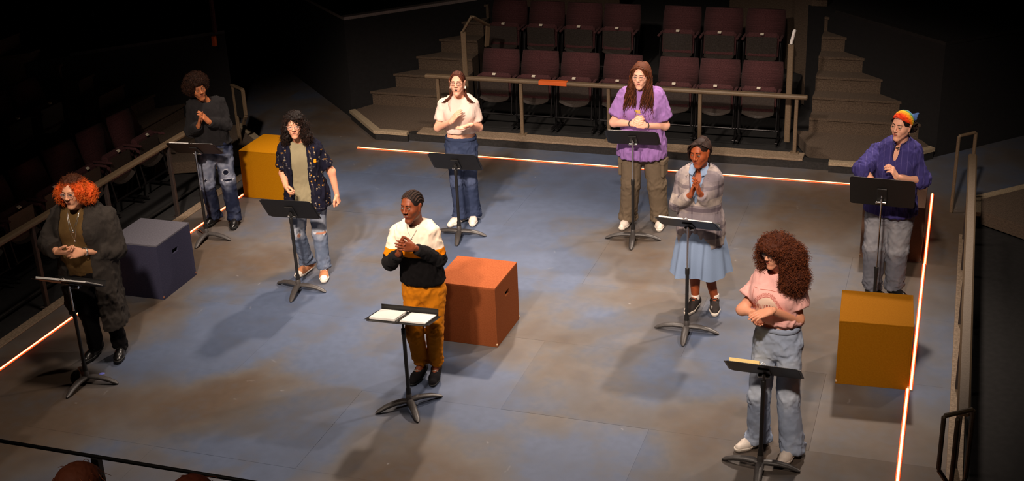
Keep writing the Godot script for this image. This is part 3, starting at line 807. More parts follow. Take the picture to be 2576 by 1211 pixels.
# ---------------------------------------------------------------- bodies: a distance field on a grid, meshed as surface nets
class Field:
	var o := Vector3()
	var cs := 0.012
	var nx := 0
	var ny := 0
	var nz := 0
	var d := PackedFloat32Array()
	func _init(lo: Vector3, hi: Vector3, cell: float) -> void:
		cs = cell; o = lo
		nx = int((hi.x - lo.x) / cs) + 2; ny = int((hi.y - lo.y) / cs) + 2; nz = int((hi.z - lo.z) / cs) + 2
		d.resize(nx * ny * nz); d.fill(1.0)
	func span(lo: Vector3, hi: Vector3) -> Array:
		var a := ((lo - o) / cs).floor()
		var b := ((hi - o) / cs).ceil()
		return [clampi(int(a.x), 0, nx - 1), clampi(int(a.y), 0, ny - 1), clampi(int(a.z), 0, nz - 1), clampi(int(b.x), 0, nx - 1), clampi(int(b.y), 0, ny - 1), clampi(int(b.z), 0, nz - 1)]
	func bone(a: Vector3, b: Vector3, ra: float, rb: float, k := 0.02, front := Vector3.ZERO, sq := 1.0, cap := false) -> void:
		var m := k * 0.6 + cs * 3.0
		var r := Vector3.ONE * maxf(ra, rb)
		var s := span(a.min(b) - r - Vector3.ONE * m, a.max(b) + r + Vector3.ONE * m)
		var ab := b - a
		var l2 := maxf(ab.length_squared(), 1e-9)
		var f := 1.0 / sq - 1.0
		var dr := rb - ra
		var le := sqrt(l2)
		var shrink := 1.0 if sq >= 1.0 else lerpf(1.0, sq, 0.6)
		for z in range(s[2], s[5] + 1):
			for y in range(s[1], s[4] + 1):
				var i: int = (z * ny + y) * nx + s[0]
				var p := o + Vector3(s[0], y, z) * cs - a
				for x in range(s[0], s[3] + 1):
					var t0 := p.dot(ab) / l2
					var t := clampf(t0, 0.0, 1.0)
					var q := p - ab * t
					if sq != 1.0: q += front * (front.dot(q) * f)
					var e := (q.length() - ra - dr * t) * shrink
					if cap and (t0 - 1.0) * le > e: e = (t0 - 1.0) * le
					var old := d[i]
					var h := k - absf(old - e)
					d[i] = minf(old, e) - (h * h * 0.25 / k if h > 0.0 else 0.0)
					i += 1
					p.x += cs
	func ell(c: Vector3, r: Vector3, b := Basis(), k := 0.015, carve := false) -> void:
		var m := k * 0.6 + cs * 3.0
		var e3 := Vector3()
		for ax in 3: e3[ax] = sqrt(pow(b.x[ax] * r.x, 2) + pow(b.y[ax] * r.y, 2) + pow(b.z[ax] * r.z, 2))
		var s := span(c - e3 - Vector3.ONE * m, c + e3 + Vector3.ONE * m)
		var inv := b.transposed()
		var rm := minf(r.x, minf(r.y, r.z))
		for z in range(s[2], s[5] + 1):
			for y in range(s[1], s[4] + 1):
				var i: int = (z * ny + y) * nx + s[0]
				var p := o + Vector3(s[0], y, z) * cs - c
				for x in range(s[0], s[3] + 1):
					var q := (inv * p) / r
					var k0 := q.length()
					var k1 := (q / r).length()
					var e := k0 * (k0 - 1.0) / k1 if k1 > 1e-4 else -rm
					var old := d[i]
					if carve:
						e = -e
						var h := k - absf(old - e)
						d[i] = maxf(old, e) + (h * h * 0.25 / k if h > 0.0 else 0.0)
					else:
						var h := k - absf(old - e)
						d[i] = minf(old, e) - (h * h * 0.25 / k if h > 0.0 else 0.0)
					i += 1
					p.x += cs
	func cut(at: Vector3, n: Vector3, c := Vector3.ZERO, reach := 100.0) -> void:   # removes what lies on the side n points to
		var s := span(c - Vector3.ONE * reach, c + Vector3.ONE * reach)
		for z in range(s[2], s[5] + 1):
			for y in range(s[1], s[4] + 1):
				var i: int = (z * ny + y) * nx + s[0]
				var e := (o + Vector3(s[0], y, z) * cs - at).dot(n)
				var de := n.x * cs
				for x in range(s[0], s[3] + 1):
					if e > d[i]: d[i] = e
					i += 1
					e += de
	func wedge(at: Vector3, side: Vector3, front: Vector3, top: float, bottom: float, w_top: float, w_bot: float) -> void:   # an opening down the front of an open garment
		for z in nz:
			for y in ny:
				var py := o.y + y * cs
				if py > top or py < bottom: continue
				var w := lerpf(w_bot, w_top, clampf((py - bottom) / (top - bottom), 0, 1))
				var i: int = (z * ny + y) * nx
				for x in nx:
					if d[i] < 0.05:
						var p := o + Vector3(x, y, z) * cs - at
						if p.dot(front) > 0.0:
							var e := minf(w - absf(p.dot(side)), p.dot(front))
							if e > d[i]: d[i] = e
					i += 1
	func surface(mb: MB) -> void:
		var idx := PackedInt32Array(); idx.resize(nx * ny * nz); idx.fill(-1)
		var far := cs * 2.6
		var sx := 1
		var sy := nx
		var sz := nx * ny
		for z in nz - 1:
			for y in ny - 1:
				var i := (z * ny + y) * nx - 1
				for x in nx - 1:
					i += 1
					var a := d[i]
					if a > far or a < -far: continue
					var b := d[i + 1]
					var c := d[i + sy]
					var e := d[i + sy + 1]
					var f := d[i + sz]
					var g := d[i + sz + 1]
					var h := d[i + sz + sy]
					var j := d[i + sz + sy + 1]
					var cnt := int(a < 0.0) + int(b < 0.0) + int(c < 0.0) + int(e < 0.0) + int(f < 0.0) + int(g < 0.0) + int(h < 0.0) + int(j < 0.0)
					if cnt == 0 or cnt == 8: continue
					var s := Vector3()
					var n := 0
					if (a < 0.0) != (b < 0.0): s += Vector3(a / (a - b), 0, 0); n += 1
					if (c < 0.0) != (e < 0.0): s += Vector3(c / (c - e), 1, 0); n += 1
					if (f < 0.0) != (g < 0.0): s += Vector3(f / (f - g), 0, 1); n += 1
					if (h < 0.0) != (j < 0.0): s += Vector3(h / (h - j), 1, 1); n += 1
					if (a < 0.0) != (c < 0.0): s += Vector3(0, a / (a - c), 0); n += 1
					if (b < 0.0) != (e < 0.0): s += Vector3(1, b / (b - e), 0); n += 1
					if (f < 0.0) != (h < 0.0): s += Vector3(0, f / (f - h), 1); n += 1
					if (g < 0.0) != (j < 0.0): s += Vector3(1, g / (g - j), 1); n += 1
					if (a < 0.0) != (f < 0.0): s += Vector3(0, 0, a / (a - f)); n += 1
					if (b < 0.0) != (g < 0.0): s += Vector3(1, 0, b / (b - g)); n += 1
					if (c < 0.0) != (h < 0.0): s += Vector3(0, 1, c / (c - h)); n += 1
					if (e < 0.0) != (j < 0.0): s += Vector3(1, 1, e / (e - j)); n += 1
					var gr := Vector3(b + e + g + j - a - c - f - h, c + e + h + j - a - b - f - g, f + g + h + j - a - b - c - e)
					idx[i] = mb.v.size()
					mb.v.append(o + (Vector3(x, y, z) + s / n) * cs)
					mb.n.append(gr.normalized()); mb.u.append(Vector2.ZERO); mb.c.append(mb.col)
					if y > 0 and z > 0 and (a < 0.0) != (b < 0.0): _quad(mb, idx[i - sy - sz], idx[i - sz], idx[i], idx[i - sy], a < 0.0)
					if x > 0 and z > 0 and (a < 0.0) != (c < 0.0): _quad(mb, idx[i - sx - sz], idx[i - sx], idx[i], idx[i - sz], a < 0.0)
					if x > 0 and y > 0 and (a < 0.0) != (f < 0.0): _quad(mb, idx[i - sx - sy], idx[i - sy], idx[i], idx[i - sx], a < 0.0)
	func _quad(mb: MB, p: int, q: int, r: int, s: int, inside: bool) -> void:
		if p < 0 or q < 0 or r < 0 or s < 0: return
		if inside:
			mb.i.append_array(PackedInt32Array([p, r, q, p, s, r]))
		else:
			mb.i.append_array(PackedInt32Array([p, q, r, p, r, s]))

# normals from the faces, after cloth has been pushed into folds
func renormal(mb: MB, from: int, first: int) -> void:
	var acc := PackedVector3Array(); acc.resize(mb.v.size() - from)
	for k in range(first, mb.i.size(), 3):
		var a := mb.i[k]
		var b := mb.i[k + 1]
		var c := mb.i[k + 2]
		if a < from or b < from or c < from: continue
		var n := (mb.v[c] - mb.v[a]).cross(mb.v[b] - mb.v[a])
		acc[a - from] += n; acc[b - from] += n; acc[c - from] += n
	for k in acc.size():
		if acc[k].length_squared() > 0.0: mb.n[from + k] = acc[k].normalized()

var fold_noise: FastNoiseLite
func folds(mb: MB, amp: float, sx: float, sy: float, seed_: float, where = null) -> void:
	for k in mb.v.size():
		var p := mb.v[k]
		var a := amp
		if where != null: a *= where.call(p)
		var q := fold_noise.get_noise_3d(p.x * sx + seed_, p.y * sy, p.z * sx)
		var r := fold_noise.get_noise_3d(p.x * sx * 2.3 + p.y * sy * 1.7 + seed_, p.y * sy * 2.0 - p.x * sx, p.z * sx * 2.3)
		var w := fold_noise.get_noise_3d(p.x * sx * 4.0 - p.y * sy * 2.0, p.y * sy * 4.0 + seed_, p.z * sx * 4.0)
		mb.v[k] = p + mb.n[k] * a * maxf(-0.55, (1.0 - absf(q) * 3.4) * 0.75 + (0.5 - absf(r) * 2.6) * 0.7 + w * 0.35)
	renormal(mb, 0, 0)

# ---------------------------------------------------------------- heads, hands, feet
func head_shape(mb: MB, b: Basis, c: Vector3, hs: float, neck: Vector3, f: Dictionary) -> void:
	var skin: Color = f.skin
	var T := Transform3D(b.scaled(Vector3.ONE * hs), c)
	var lo := c - Vector3.ONE * 0.155 * hs
	var hi := c + Vector3.ONE * 0.155 * hs
	lo = lo.min(neck - Vector3.ONE * 0.07); hi = hi.max(neck + Vector3.ONE * 0.07)
	var F := Field.new(lo, hi, 0.0042)
	var wide: float = f.get("wide", 1.0)
	var jaw: float = f.get("jaw", 1.0)
	var open: float = f.get("open", 0.0)
	F.ell(T * Vector3(0, 0.035, -0.012), Vector3(0.079, 0.092, 0.098) * hs, b, 0.01)
	F.ell(T * Vector3(0, -0.015, 0.018), Vector3(0.0665 * wide, 0.085, 0.069) * hs, b, 0.02)
	for s in [-1.0, 1.0]:
		F.bone(T * Vector3(s * 0.042 * wide, -0.052, 0.004), T * Vector3(s * 0.013 * jaw, -0.098 - open * 0.008, 0.058), 0.021 * hs, 0.019 * hs, 0.025)
		F.ell(T * Vector3(s * 0.035 * wide, -0.018, 0.054), Vector3(0.028, 0.027, 0.027) * hs, b, 0.02)
		F.ell(T * Vector3(s * 0.0315, 0.0125, 0.103), Vector3(0.0205, 0.0145, 0.0175) * hs, b, 0.01, true)
	F.ell(T * Vector3(0, -0.102 - open * 0.008, 0.066), Vector3(0.022 * jaw, 0.018, 0.02) * hs, b, 0.018)
	F.bone(T * Vector3(-0.03, 0.037, 0.076), T * Vector3(0.03, 0.037, 0.076), 0.013 * hs, 0.013 * hs, 0.018)
	F.bone(T * Vector3(0, 0.03, 0.084), T * Vector3(0, -0.014, 0.105), 0.0078 * hs, 0.0100 * hs, 0.012)
	F.ell(T * Vector3(0, -0.018, 0.105), Vector3(0.0108 * f.get("nose", 1.0), 0.010, 0.011) * hs, b, 0.008)
	for s in [-1.0, 1.0]: F.ell(T * Vector3(s * 0.0135 * f.get("nose", 1.0), -0.021, 0.098), Vector3(0.0085, 0.0075, 0.0098) * hs, b, 0.006)
	F.ell(T * Vector3(0, -0.057, 0.068), Vector3(0.036, 0.024, 0.02) * hs, b, 0.02)
	if open > 0.0: F.ell(T * Vector3(0, -0.058 - 0.004 * open, 0.096), Vector3(0.017 + 0.009 * maxf(0.0, f.get("smile", 0.0)), 0.0065 * open + 0.002, 0.016) * hs, b, 0.005, true)
	for s in [-1.0, 1.0]:
		F.bone(T * Vector3(s * 0.081, 0.018, -0.008), T * Vector3(s * 0.077, -0.024, -0.001), 0.017 * hs, 0.011 * hs, 0.008, b.x, 0.42)
	var nr: float = f.get("neck_r", 0.05)
	F.bone(T * Vector3(0, -0.045, -0.02), neck, nr, nr * 1.1, 0.025)
	mb.col = skin
	var from := mb.v.size()
	F.surface(mb)
	# tints of the skin itself: lips, cheeks, brow hair and stubble line are added as small shapes below
	var inv := T.affine_inverse()
	for k in range(from, mb.v.size()):
		var p := inv * mb.v[k]
		if p.z > 0.02 and p.y < -0.035 and f.get("stubble", 0.0) > 0.0 and p.y > -0.14:
			mb.c[k] = skin.lerp(Color(0.03, 0.022, 0.02), f.stubble * (0.6 if absf(p.x) > 0.02 or p.y < -0.075 or p.y > -0.047 else 0.2))
		if f.has("scalp") and (p.y > 0.062 + 0.02 * (p.x * p.x) / 0.004 - maxf(0.0, -p.z) * 1.1 and p.z < 0.085): mb.c[k] = f.scalp
	# eyes
	var brow: Color = f.get("brow", Color(0.03, 0.02, 0.016))
	var lid: float = f.get("lid", 0.25) - 0.12                     # 0 wide open .. 1 shut
	var keep := mb.xf
	mb.xf = T
	for s in [-1.0, 1.0]:
		var e := Vector3(s * 0.031, 0.0120, 0.0775)
		mb.col = Color(0.66, 0.62, 0.58)
		mb.ball(e, Vector3.ONE * 0.0134, 14)
		var gaze := Vector3(f.get("gx", 0.0), f.get("gy", -0.1), 1).normalized()
		mb.col = f.get("iris", Color(0.035, 0.02, 0.012))
		mb.ball(e + gaze * 0.0086, Vector3(0.0062, 0.0062, 0.0056), 10)
		mb.col = skin * 0.92
		mb.col.a = 1.0
		var up := lerpf(0.0072, -0.0035, lid)                 # height of the upper lid's rim
		if up > 0.0005: mb.ball(e + Vector3(0, up * 1.9, -0.0004), Vector3.ONE * 0.0136, 14)
		else: mb.ball(e, Vector3.ONE * 0.0139, 14)
		mb.ball(e + Vector3(0, -0.0115, -0.001), Vector3.ONE * 0.0136, 14)
		var arc := []
		for q in 7:
			var a := (q - 3) / 3.0
			var yy := up * (1.0 - a * a) - 0.001 * absf(a)
			arc.append(e + Vector3(a * 0.0138, yy, sqrt(maxf(0.00002, 0.000205 - yy * yy - a * a * 0.00013))))
		mb.col = brow * 0.8
		mb.tube(arc, [0.0009, 0.0016, 0.0018, 0.0019, 0.0018, 0.0016, 0.0009], 5)
		mb.col = brow
		var bp := []
		for q in 6:
			var a := q / 5.0
			bp.append(Vector3(s * lerpf(0.011, 0.049, a), 0.0335 + 0.007 * sin(a * 2.5) - 0.004 * a + f.get("frown", 0.0) * (a - 0.4) * 0.012, 0.0915 - 0.017 * a * a + 0.001))
		mb.tube(bp, [0.0034, 0.0046, 0.0046, 0.004, 0.003, 0.0012], 6, 0.75)
		mb.col = skin * 0.35
		mb.ball(Vector3(s * 0.0068, -0.0265, 0.102), Vector3(0.0032, 0.0022, 0.004), 6)
	var lip: Color = f.get("lip", skin.lerp(Color(0.35, 0.10, 0.08), 0.42))
	var drop := open * 0.011
	var smile: float = f.get("smile", 0.0) * 0.006
	var lw: float = 0.029 + f.get("smile", 0.0) * 0.005
	var lz := 0.0885
	if open > 0.0:
		mb.col = Color(0.05, 0.012, 0.01)
		mb.ball(Vector3(0, -0.056 - drop * 0.5, 0.080), Vector3(lw * 0.8, 0.003 + drop * 0.62, 0.0075), 10)
		mb.col = Color(0.78, 0.73, 0.64)
		mb.ball(Vector3(0, -0.0540, 0.0848), Vector3(lw * 0.62, 0.0042, 0.0055), 10)
	mb.col = lip
	mb.tube([Vector3(-lw, -0.0545 + smile, lz - 0.011), Vector3(-0.015, -0.0515 + smile * 0.3, lz - 0.0025), Vector3(-0.006, -0.0492, lz + 0.0005), Vector3(0, -0.0500, lz + 0.001), Vector3(0.006, -0.0492, lz + 0.0005), Vector3(0.015, -0.0515 + smile * 0.3, lz - 0.0025), Vector3(lw, -0.0545 + smile, lz - 0.011)], [0.0012, 0.0031, 0.0036, 0.0034, 0.0036, 0.0031, 0.0012], 7)
	mb.tube([Vector3(-lw * 0.95, -0.056 + smile, lz - 0.011), Vector3(-0.0145, -0.0582 - drop, lz - 0.003), Vector3(0, -0.0598 - drop, lz), Vector3(0.0145, -0.0582 - drop, lz - 0.003), Vector3(lw * 0.95, -0.056 + smile, lz - 0.011)], [0.0012, 0.0038, 0.0046, 0.0038, 0.0012], 7)
	if open == 0.0:
		mb.col = lip * 0.4
		mb.tube([Vector3(-lw, -0.055 + smile, lz - 0.0095), Vector3(-0.012, -0.0546, lz + 0.0006), Vector3(0, -0.0549, lz + 0.0027), Vector3(0.012, -0.0546, lz + 0.0006), Vector3(lw, -0.055 + smile, lz - 0.0095)], [0.0007, 0.0011, 0.0012, 0.0011, 0.0007], 5)
	mb.xf = keep

# a hand: palm, four fingers of unequal length in three joints each, thumb from the side of the palm near its base
func hand_shape(mb: MB, w: Vector3, d: Vector3, n: Vector3, right: bool, curl: Array, spread: float, thumb: float, skin: Color, hs := 1.0) -> void:
	d = d.normalized()
	n = (n - d * n.dot(d)).normalized()
	var th := d.cross(n) * (1.0 if right else -1.0)
	var F := Field.new(w - Vector3.ONE * 0.2 * hs, w + Vector3.ONE * 0.2 * hs, 0.0036)
	var side := [0.029, 0.0095, -0.0105, -0.029]
	var reach := [0.086, 0.090, 0.086, 0.079]
	var length := [0.072, 0.080, 0.074, 0.058]
	var rad := [0.0092, 0.0095, 0.0090, 0.0080]
	F.bone(w - d * 0.012 * hs, w + d * 0.012 * hs, 0.0245 * hs, 0.0265 * hs, 0.01, n, 0.8)
	for k in 4:
		var kn: Vector3 = w + (d * reach[k] + th * side[k] - n * 0.004) * hs
		F.bone(w + (d * 0.012 + th * side[k] * 0.62) * hs, kn, 0.0165 * hs, 0.0125 * hs, 0.012, n, 0.85)
		var dir: Vector3 = (d + th * side[k] * spread * 9.0).normalized()
		var p := kn
		var a := 0.0
		for j in 3:
			a += curl[k] * [0.8, 1.15, 0.8][j]
			var q: Vector3 = p + (dir * cos(a) + n * sin(a)) * length[k] * [0.46, 0.30, 0.24][j] * hs
			F.bone(p, q, rad[k] * [1.05, 0.97, 0.9][j] * hs, rad[k] * [0.97, 0.9, 0.78][j] * hs, 0.0035)
			p = q
	var t0 := w + (d * 0.022 + th * 0.024 + n * 0.006) * hs
	var t1 := t0 + (th * lerpf(0.35, 0.75, thumb) + d * 0.62 + n * 0.35).normalized() * 0.042 * hs
	var t2 := t1 + (th * lerpf(0.0, 0.5, thumb) + d * 0.85 + n * 0.2).normalized() * 0.033 * hs
	var t3 := t2 + (th * lerpf(-0.2, 0.3, thumb) + d * 0.9 + n * 0.15).normalized() * 0.026 * hs
	F.bone(t0, t1, 0.016 * hs, 0.0125 * hs, 0.014)
	F.bone(t1, t2, 0.0115 * hs, 0.0105 * hs, 0.004)
	F.bone(t2, t3, 0.0105 * hs, 0.0085 * hs, 0.004)
	mb.col = skin
	F.surface(mb)

func shoe(parts: Array, called: String, a: Vector3, toe: Vector3, f: Dictionary) -> void:
	var d := toe - a
	d.y = 0
	d = d.normalized()
	var s := Vector3(-d.z, 0, d.x)
	var lift: float = f.get("lift", 0.0)
	var g := Vector3(a.x, 0, a.z)
	var heel := g - d * 0.045 + Vector3(0, 0.045, 0)
	var ball := g + d * 0.115 + Vector3(0, 0.036, 0)
	var tip := g + d * 0.175 + Vector3(0, 0.030, 0)
	var sole: float = f.get("sole", 0.025)
	var F := Field.new(heel.min(tip) - Vector3(0.09, 0.06, 0.09), heel.max(tip) + Vector3(0.09, 0.13, 0.09), 0.006)
	F.bone(heel, ball, 0.036, 0.043, 0.02)
	F.bone(ball, tip, 0.043, 0.033, 0.02)
	F.bone(g + d * 0.02 + Vector3(0, 0.075, 0), ball + Vector3(0, 0.012, 0), 0.036, 0.026, 0.03)
	F.bone(heel + Vector3(0, 0.02, 0), g + Vector3(0, f.get("collar", 0.095), 0), 0.034, 0.038, 0.03)
	F.cut(Vector3(0, sole, 0), Vector3.DOWN)
	F.cut(g + Vector3(0, f.get("collar", 0.095), 0), Vector3.UP)
	var mb := MB.new()
	F.surface(mb)
	var kids := []
	F = Field.new(heel.min(tip) - Vector3(0.09, 0.06, 0.09), heel.max(tip) + Vector3(0.09, 0.06, 0.09), 0.006)
	F.bone(heel, ball, 0.041, 0.048, 0.02)
	F.bone(ball, tip + d * 0.004, 0.048, 0.037, 0.02)
	F.cut(Vector3(0, 0.001, 0), Vector3.DOWN)
	F.cut(Vector3(0, sole + 0.004, 0), Vector3.UP)
	var mb2 := MB.new()
	F.surface(mb2)
	kids.append({"name": "sole", "mb": mb2, "mat": f.sole_mat})
	if f.has("toe_mat"):
		F = Field.new(ball - Vector3.ONE * 0.1, tip + Vector3.ONE * 0.1, 0.006) if ball.x < tip.x and ball.z < tip.z else Field.new(ball.min(tip) - Vector3.ONE * 0.1, ball.max(tip) + Vector3.ONE * 0.1, 0.006)
		F.bone(ball, tip, 0.0455, 0.0355, 0.02)
		F.cut(ball + d * 0.025, -d)
		F.cut(Vector3(0, sole, 0), Vector3.DOWN)
		var mb3 := MB.new(); F.surface(mb3)
		kids.append({"name": "toe_cap", "mb": mb3, "mat": f.toe_mat})
	if f.has("lace_mat"):
		var mb4 := MB.new()
		for k in 5:
			var p := g + d * (0.032 + 0.019 * k) + Vector3(0, 0.115 - 0.009 * k - 0.0014 * k * k, 0)
			mb4.tube([p - s * 0.03 + Vector3(0, -0.012, 0) , p - s * 0.012, p + s * 0.012, p + s * 0.03 + Vector3(0, -0.012, 0)], [0.0055], 6)
		mb4.tube([g + d * 0.03 + Vector3(0, 0.115, 0), g + d * 0.04 + s * 0.03 + Vector3(0, 0.11, 0), g + d * 0.035 + s * 0.045 + Vector3(0, 0.085, 0)], [0.003], 5)
		kids.append({"name": "laces", "mb": mb4, "mat": f.lace_mat})
	if f.has("mark_mat"):                                    # small white leaping mark near the toe
		var mb6 := MB.new()
		var p0 := g + d * 0.125 + s * 0.026 + Vector3(0, 0.072, 0)
		mb6.tube([p0, p0 + d * 0.012 + Vector3(0, 0.004, 0), p0 + d * 0.026 + Vector3(0, -0.001, 0), p0 + d * 0.036 + Vector3(0, -0.008, 0)], [0.002, 0.005, 0.004, 0.0015], 6)
		kids.append({"name": "mark", "mb": mb6, "mat": f.mark_mat})
	if f.has("buckle_mat"):
		var mb5 := MB.new()
		var p := g + d * 0.075 + Vector3(0, 0.088, 0)
		for k in 5: mb5.ball(p + s * (k - 2) * 0.012 - Vector3(0, absf(k - 2.0) * 0.003, 0), Vector3(0.0075, 0.005, 0.0075), 8)
		kids.append({"name": "buckle", "mb": mb5, "mat": f.buckle_mat})
	parts.append({"name": called, "mb": mb, "mat": f.mat, "kids": kids})

# ---------------------------------------------------------------- hair
func spline(pts: Array, n: int) -> Array:
	var o := []
	var m := pts.size() - 1
	for k in n:
		var t := float(k) / (n - 1) * m
		var i := mini(int(t), m - 1)
		var p0: Vector3 = pts[maxi(i - 1, 0)]
		var p1: Vector3 = pts[i]
		var p2: Vector3 = pts[i + 1]
		var p3: Vector3 = pts[mini(i + 2, m)]
		o.append(p1.cubic_interpolate(p2, p0, p3, t - i))
	return o

func lock(mb: MB, pts: Array, n: int, r: float, wave: float, turns: float, rng: RandomNumberGenerator) -> void:
	var p := spline(pts, n)
	var ph := rng.randf() * TAU
	var q := []
	var rad := []
	for k in n:
		var t := float(k) / (n - 1)
		var a := ph + t * turns * TAU
		q.append(p[k] + Vector3(cos(a), sin(a * 0.7) * 0.4, sin(a)) * wave * minf(1.0, t * 2.0))
		rad.append(r * (0.55 + 0.6 * sin(PI * minf(1.0, t * 1.1 + 0.12))))
	mb.tube(q, rad, 4, 0.7, Vector3.UP, false)

# a head of curls: a dark mass, and many small coiled strands that grow out of it
func curly(mb: MB, T: Transform3D, ells: Array, f: Dictionary, rng: RandomNumberGenerator) -> void:
	var hs := T.basis.get_scale().x
	var b := T.basis.orthonormalized()
	var lo := Vector3.ONE * 9
	var hi := -lo
	for e in ells:
		lo = lo.min(T * e[0] - Vector3.ONE * (maxf(e[1].x, maxf(e[1].y, e[1].z)) * hs + 0.02)); hi = hi.max(T * e[0] + Vector3.ONE * (maxf(e[1].x, maxf(e[1].y, e[1].z)) * hs + 0.02))
	var F := Field.new(lo, hi, 0.0075)
	for e in ells: F.ell(T * e[0], e[1] * hs * 0.95, b, 0.02)
	var win: Array = f.window                                # the face: centre and radii of the hole in the hair
	for w in win: F.ell(T * w[0], w[1] * hs, b, 0.01, true)
	var base: Color = f.colors[0]
	mb.col = base
	F.surface(mb)
	for k in mb.v.size():
		var q := fold_noise.get_noise_3dv(mb.v[k] * 38.0)
		mb.v[k] += mb.n[k] * q * f.get("lump", 0.02)
		if f.has("roots"): mb.c[k] = base.lerp(f.roots, smoothstep(0.085, 0.12, (T.affine_inverse() * mb.v[k]).y))
	renormal(mb, 0, 0)
	var area := []
	var sum := 0.0
	for e in ells:
		sum += e[1].x * e[1].y + e[1].y * e[1].z + e[1].x * e[1].z
		area.append(sum)
	var done := 0
	var tries := 0
	while done < f.count and tries < f.count * 8:
		tries += 1
		var pick := rng.randf() * sum
		var ei := 0
		while area[ei] < pick: ei += 1
		var e: Array = ells[ei]
		var dir := Vector3(rng.randfn(), rng.randfn(), rng.randfn()).normalized()
		var depth := rng.randf_range(0.86, 1.0)
		var p: Vector3 = e[0] + dir * e[1] * depth
		var skip := false
		for j in ells.size():
			if j != ei and ((p - ells[j][0]) / ells[j][1]).length() < 0.88: skip = true
		for w in win:
			if ((p + dir * f.get("clear", 0.02) - w[0]) / w[1]).length() < 1.12: skip = true
		if skip: continue
		done += 1
		var nrm: Vector3 = (dir / e[1]).normalized()
		var g: Vector3 = (nrm * f.out + Vector3(0, -f.fall, 0) + Vector3(rng.randfn(), rng.randfn(), rng.randfn()) * 0.35).normalized()
		var e1: Vector3 = g.cross(Vector3(0.3, 0.8, 0.5)).normalized()
		var e2: Vector3 = g.cross(e1)
		var l: float = f.length * rng.randf_range(0.6, 1.3)
		if p.z > 0.03 and p.y > -0.03 and absf(p.x) < 0.1 and f.has("clear"): l *= 0.4
		var co: float = f.coil * rng.randf_range(0.6, 1.3)
		var ph := rng.randf() * TAU
		var tw: float = f.turns * (1 if rng.randf() < 0.5 else -1)
		var path := []
		for s in 11:
			var t := s / 10.0
			var a := ph + t * tw * TAU
			path.append(T * (p - nrm * 0.01 + g * l * t + Vector3(0, -f.fall * l * 0.35 * t * t, 0) + (e1 * cos(a) + e2 * sin(a)) * co * minf(1.0, t * 4.0)))
		var c: Color = f.colors[0].lerp(f.colors[1], rng.randf())
		if f.has("roots") : c = c.lerp(f.roots, smoothstep(0.085, 0.125, p.y) * 0.9)
		mb.col = c
		mb.tube(path, [f.strand, f.strand, f.strand, f.strand, f.strand, f.strand, f.strand, f.strand, f.strand * 0.9, f.strand * 0.7, f.strand * 0.3], 3, 1.0, Vector3.UP, false)

